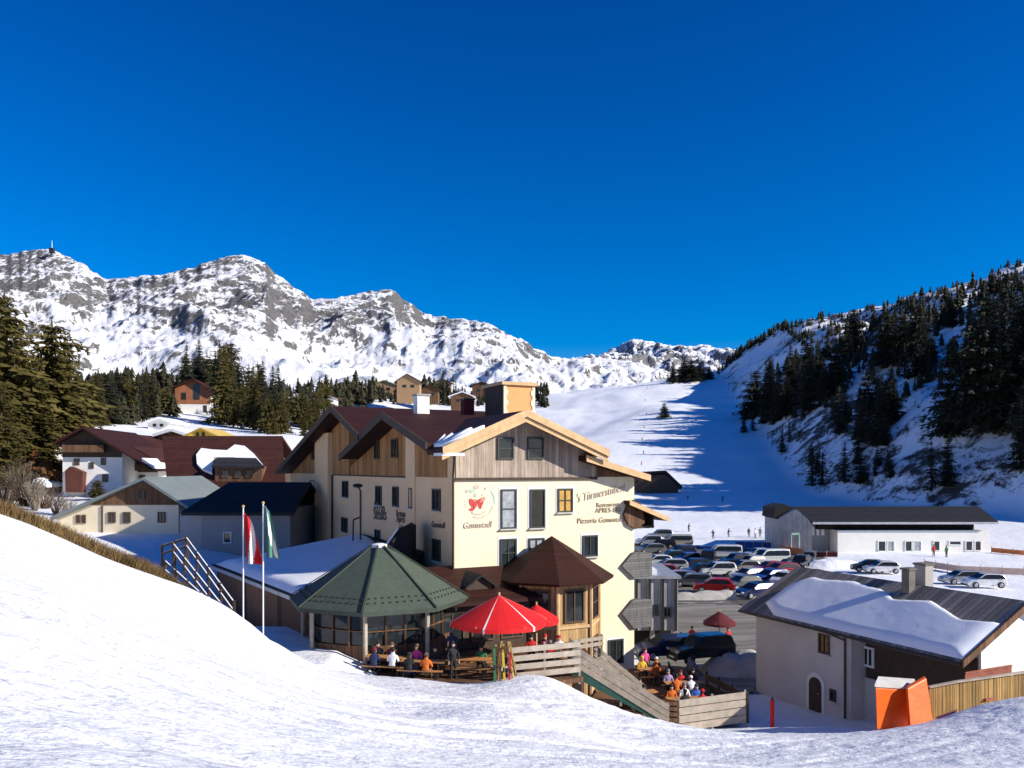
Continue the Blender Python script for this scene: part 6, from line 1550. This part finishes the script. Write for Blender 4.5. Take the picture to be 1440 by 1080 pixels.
# snowy stair railings at the left -------------------------------
def stair_rail(label, pts, h, np_):
    P = [at(*p) for p in pts]; t = thing('stair_railing', P[-1], label, 'railing', 'snowy railings of the stair')
    A, B = P[0], P[-1]
    for z in (0, -.42):
        b = MB(); b.beam(A + UP * z, B + UP * z, .09, .10); r_ = b.build('rail', M['wood_dark'], t)
        b = MB(); b.beam(A + UP * (z + .06), B + UP * (z + .06), .05, .03); b.build('snow_cap', M['roof_snow'], r_)
    for i in range(np_):
        p = A.lerp(B, i / (np_ - 1)); b = MB(); b.beam(p - UP * (h + .6), p + UP * .12, .10, .10); b.build('post', M['wood_dark'], t)
stair_rail('upper snowy stair railing running down to the annex roof', [(262, 757, 43), (329, 848, 37)], 1.0, 5)
stair_rail('middle snowy stair railing of the slope steps', [(244, 766, 42), (312, 852, 36.5)], 1.0, 5)
stair_rail('lower snowy stair railing beside the dry grass', [(232, 790, 38), (300, 852, 34.5)], .8, 5)
stair_rail('short snowy railing at the top of the stair', [(228, 768, 44), (264, 757, 43.5)], .9, 3)
# ---------------------------------------------------------------- skiers and walkers far away
def far_person(pose, px, py, yaw, jk, tr, hc, lab, group=None, Y=None):
    p = ground_at(px, py) if Y is None else V(((px - CX) / F * Y, Y, gh((px - CX) / F * Y, Y)))
    o = put_person(pose, p, yaw, jk, tr, hc, lab, group); return o
for a in (('stand', 1313, 783, 10, 'red', 'maroon', 'black', 'person in red walking before the lift station'), ('stand', 1331, 786, 200, 'green', 'black', 'yellow', 'person in green and black standing before the lift station'),
          ('ski', 968, 749, 40, 'black', 'black', 'black', 'lone skier in black on the sunlit flat behind the car park'), ('ski', 1003, 758, -30, 'navy', 'black', 'black', 'skier in navy beside the white van roof'), ('ski', 1024, 757, 30, 'black', 'grey', 'maroon', 'skier in dark jacket above the white van'),
          ('stand', 1053, 756, 0, 'black', 'black', 'black', 'person in black at the left of the group near the lift'), ('stand', 1062, 758, 40, 'white', 'grey', 'black', 'person in white in the group near the lift'), ('stand', 1069, 756, 0, 'grey', 'black', 'black', 'person in grey in the group near the lift'), ('stand', 1077, 757, 60, 'green', 'black', 'black', 'person in dark green in the group near the lift'), ('stand', 1089, 757, 10, 'black', 'navy', 'black', 'person in black at the right of the group near the lift'),
          ('ski', 967, 704, 20, 'black', 'black', 'white', 'skier at the lower edge of the piste shadow on the left'), ('ski', 1016, 706, 20, 'navy', 'black', 'black', 'skier at the lower edge of the piste shadow on the right')):
    far_person(*a)
for k, (px, py) in enumerate(((910, 548), (907, 566), (909, 585), (906, 604), (903, 622), (905, 640), (902, 655), (900, 672))):
    far_person('ski', px, py, 10, ('black', 'navy', 'red', 'grey')[k % 4], 'black', 'black', 'tiny skier in the row riding the drag lift up the piste', 'skiers on the drag lift')
for k, (px, py, c_) in enumerate(((973, 902, 'red'), (1024, 900, 'red'), (958, 896, 'white'))):
    far_person('stand', px, py, 30 * k, c_, 'black', 'black', ('person in red walking on the road beside the garage', 'person in red beside the maroon parasol', 'person in white by the garage pillars')[k], None, 61 - k)
# nets and banners before the lift ------------------------------
def net(name, label, pts, h, m, posts, cat='net'):
    P = []
    for px, py in pts: P.append(ground_at(px, py, 60))
    t = thing(name, P[0], label, cat); b = MB()
    for a, c in zip(P[:-1], P[1:]):
        b.prism([a + UP * .1, c + UP * .1, c + UP * h, a + UP * h], (0, .03, 0))
    b.build('mesh', m, t)
    for a, c in zip(P[:-1], P[1:]):
        for i in range(posts):
            p = a.lerp(c, i / posts); b = MB(); b.tube(p - UP * .3, p + UP * (h + .25), .05, n=6); b.build('pole', M['wood_light'], t)
net('safety_net', 'orange safety net right of the white ticket hall', [(1394, 778), (1440, 782), (1500, 785)], .8, M['net'], 3)
net('safety_net', 'pale orange net across the snow above the chimneys', [(1300, 800), (1350, 806), (1440, 812), (1500, 814)], .9, M['net_pale'], 3)
net('banner_fence', 'dark blue banner fence behind the white vans', [(1034, 772), (1085, 774)], 1.1, M['blue_banner'], 4, 'banner')
net('banner_fence', 'orange and red banner fence left of the lift station', [(1096, 779), (1128, 782)], 1.1, M['net'], 3, 'banner')
net('banner_fence', 'dark red banner fence in front of the lift entrance', [(1132, 784), (1178, 786)], .8, M['maroon'], 3, 'banner')
gt_ = thing('gate_frame', ground_at(1118, 780), 'pale green start gate frame before the lift station', 'gate'); p = ground_at(1113, 780); q = ground_at(1124, 780)
M['mint'] = mat('mint_paint', (.30, .55, .42), .6)
for s in (p, q): b = MB(); b.beam(s - UP * .2, s + UP * 3.0, .16, .16); b.build('upright', M['mint'], gt_)
b = MB(); b.beam(p + UP * 3.1, q + UP * 3.1, .2, .3); b.build('crossbeam', M['mint'], gt_)
# bank of dirty snow beside the road
def mound(name, label, px, py, Y, r, m, cat='snow bank', seed=1):
    c = at(px, py, Y); nx = 26; gx = np.zeros((nx, nx)); gy = gx.copy(); gg = gx.copy()
    for i in range(nx):
        for j in range(nx):
            u, v = i / (nx - 1) * 2 - 1, j / (nx - 1) * 2 - 1; d = min(1, math.hypot(u, v))
            p = V((c.x + u * r[0], c.y + v * r[1], 0)); gx[i, j], gy[i, j] = p.x, p.y
            gg[i, j] = c.z - .3 + (r[2] + .3) * (1 - d * d) ** .8 * (1 + .35 * noise.noise((p.x * .9, p.y * .9, seed))) + .10 * noise.noise((p.x * 2.6, p.y * 2.6, seed)) * (1 - d)
    return tag(grid_mesh(name, gx, gy, gg, m), label, cat)
M['dirty'] = mat('dirty_snow', (.42, .40, .36), .85, .3, .8, .06, 5)
mound('snow_bank', 'heap of dirty grey snow beside the road behind the lower terrace', 1040, 938, 53, (2.6, 2.2, 1.15), M['dirty'])
mound('snow_bank', 'ridge of ploughed snow along the car park edge by the bright red car', 1010, 838, 80, (6.5, .9, .5), M['dirty'], seed=4)
mound('snow_bank', 'ploughed snow bank right of the black off road cars', 1172, 796, 106, (5, 2.5, .9), M['snow'], seed=6)
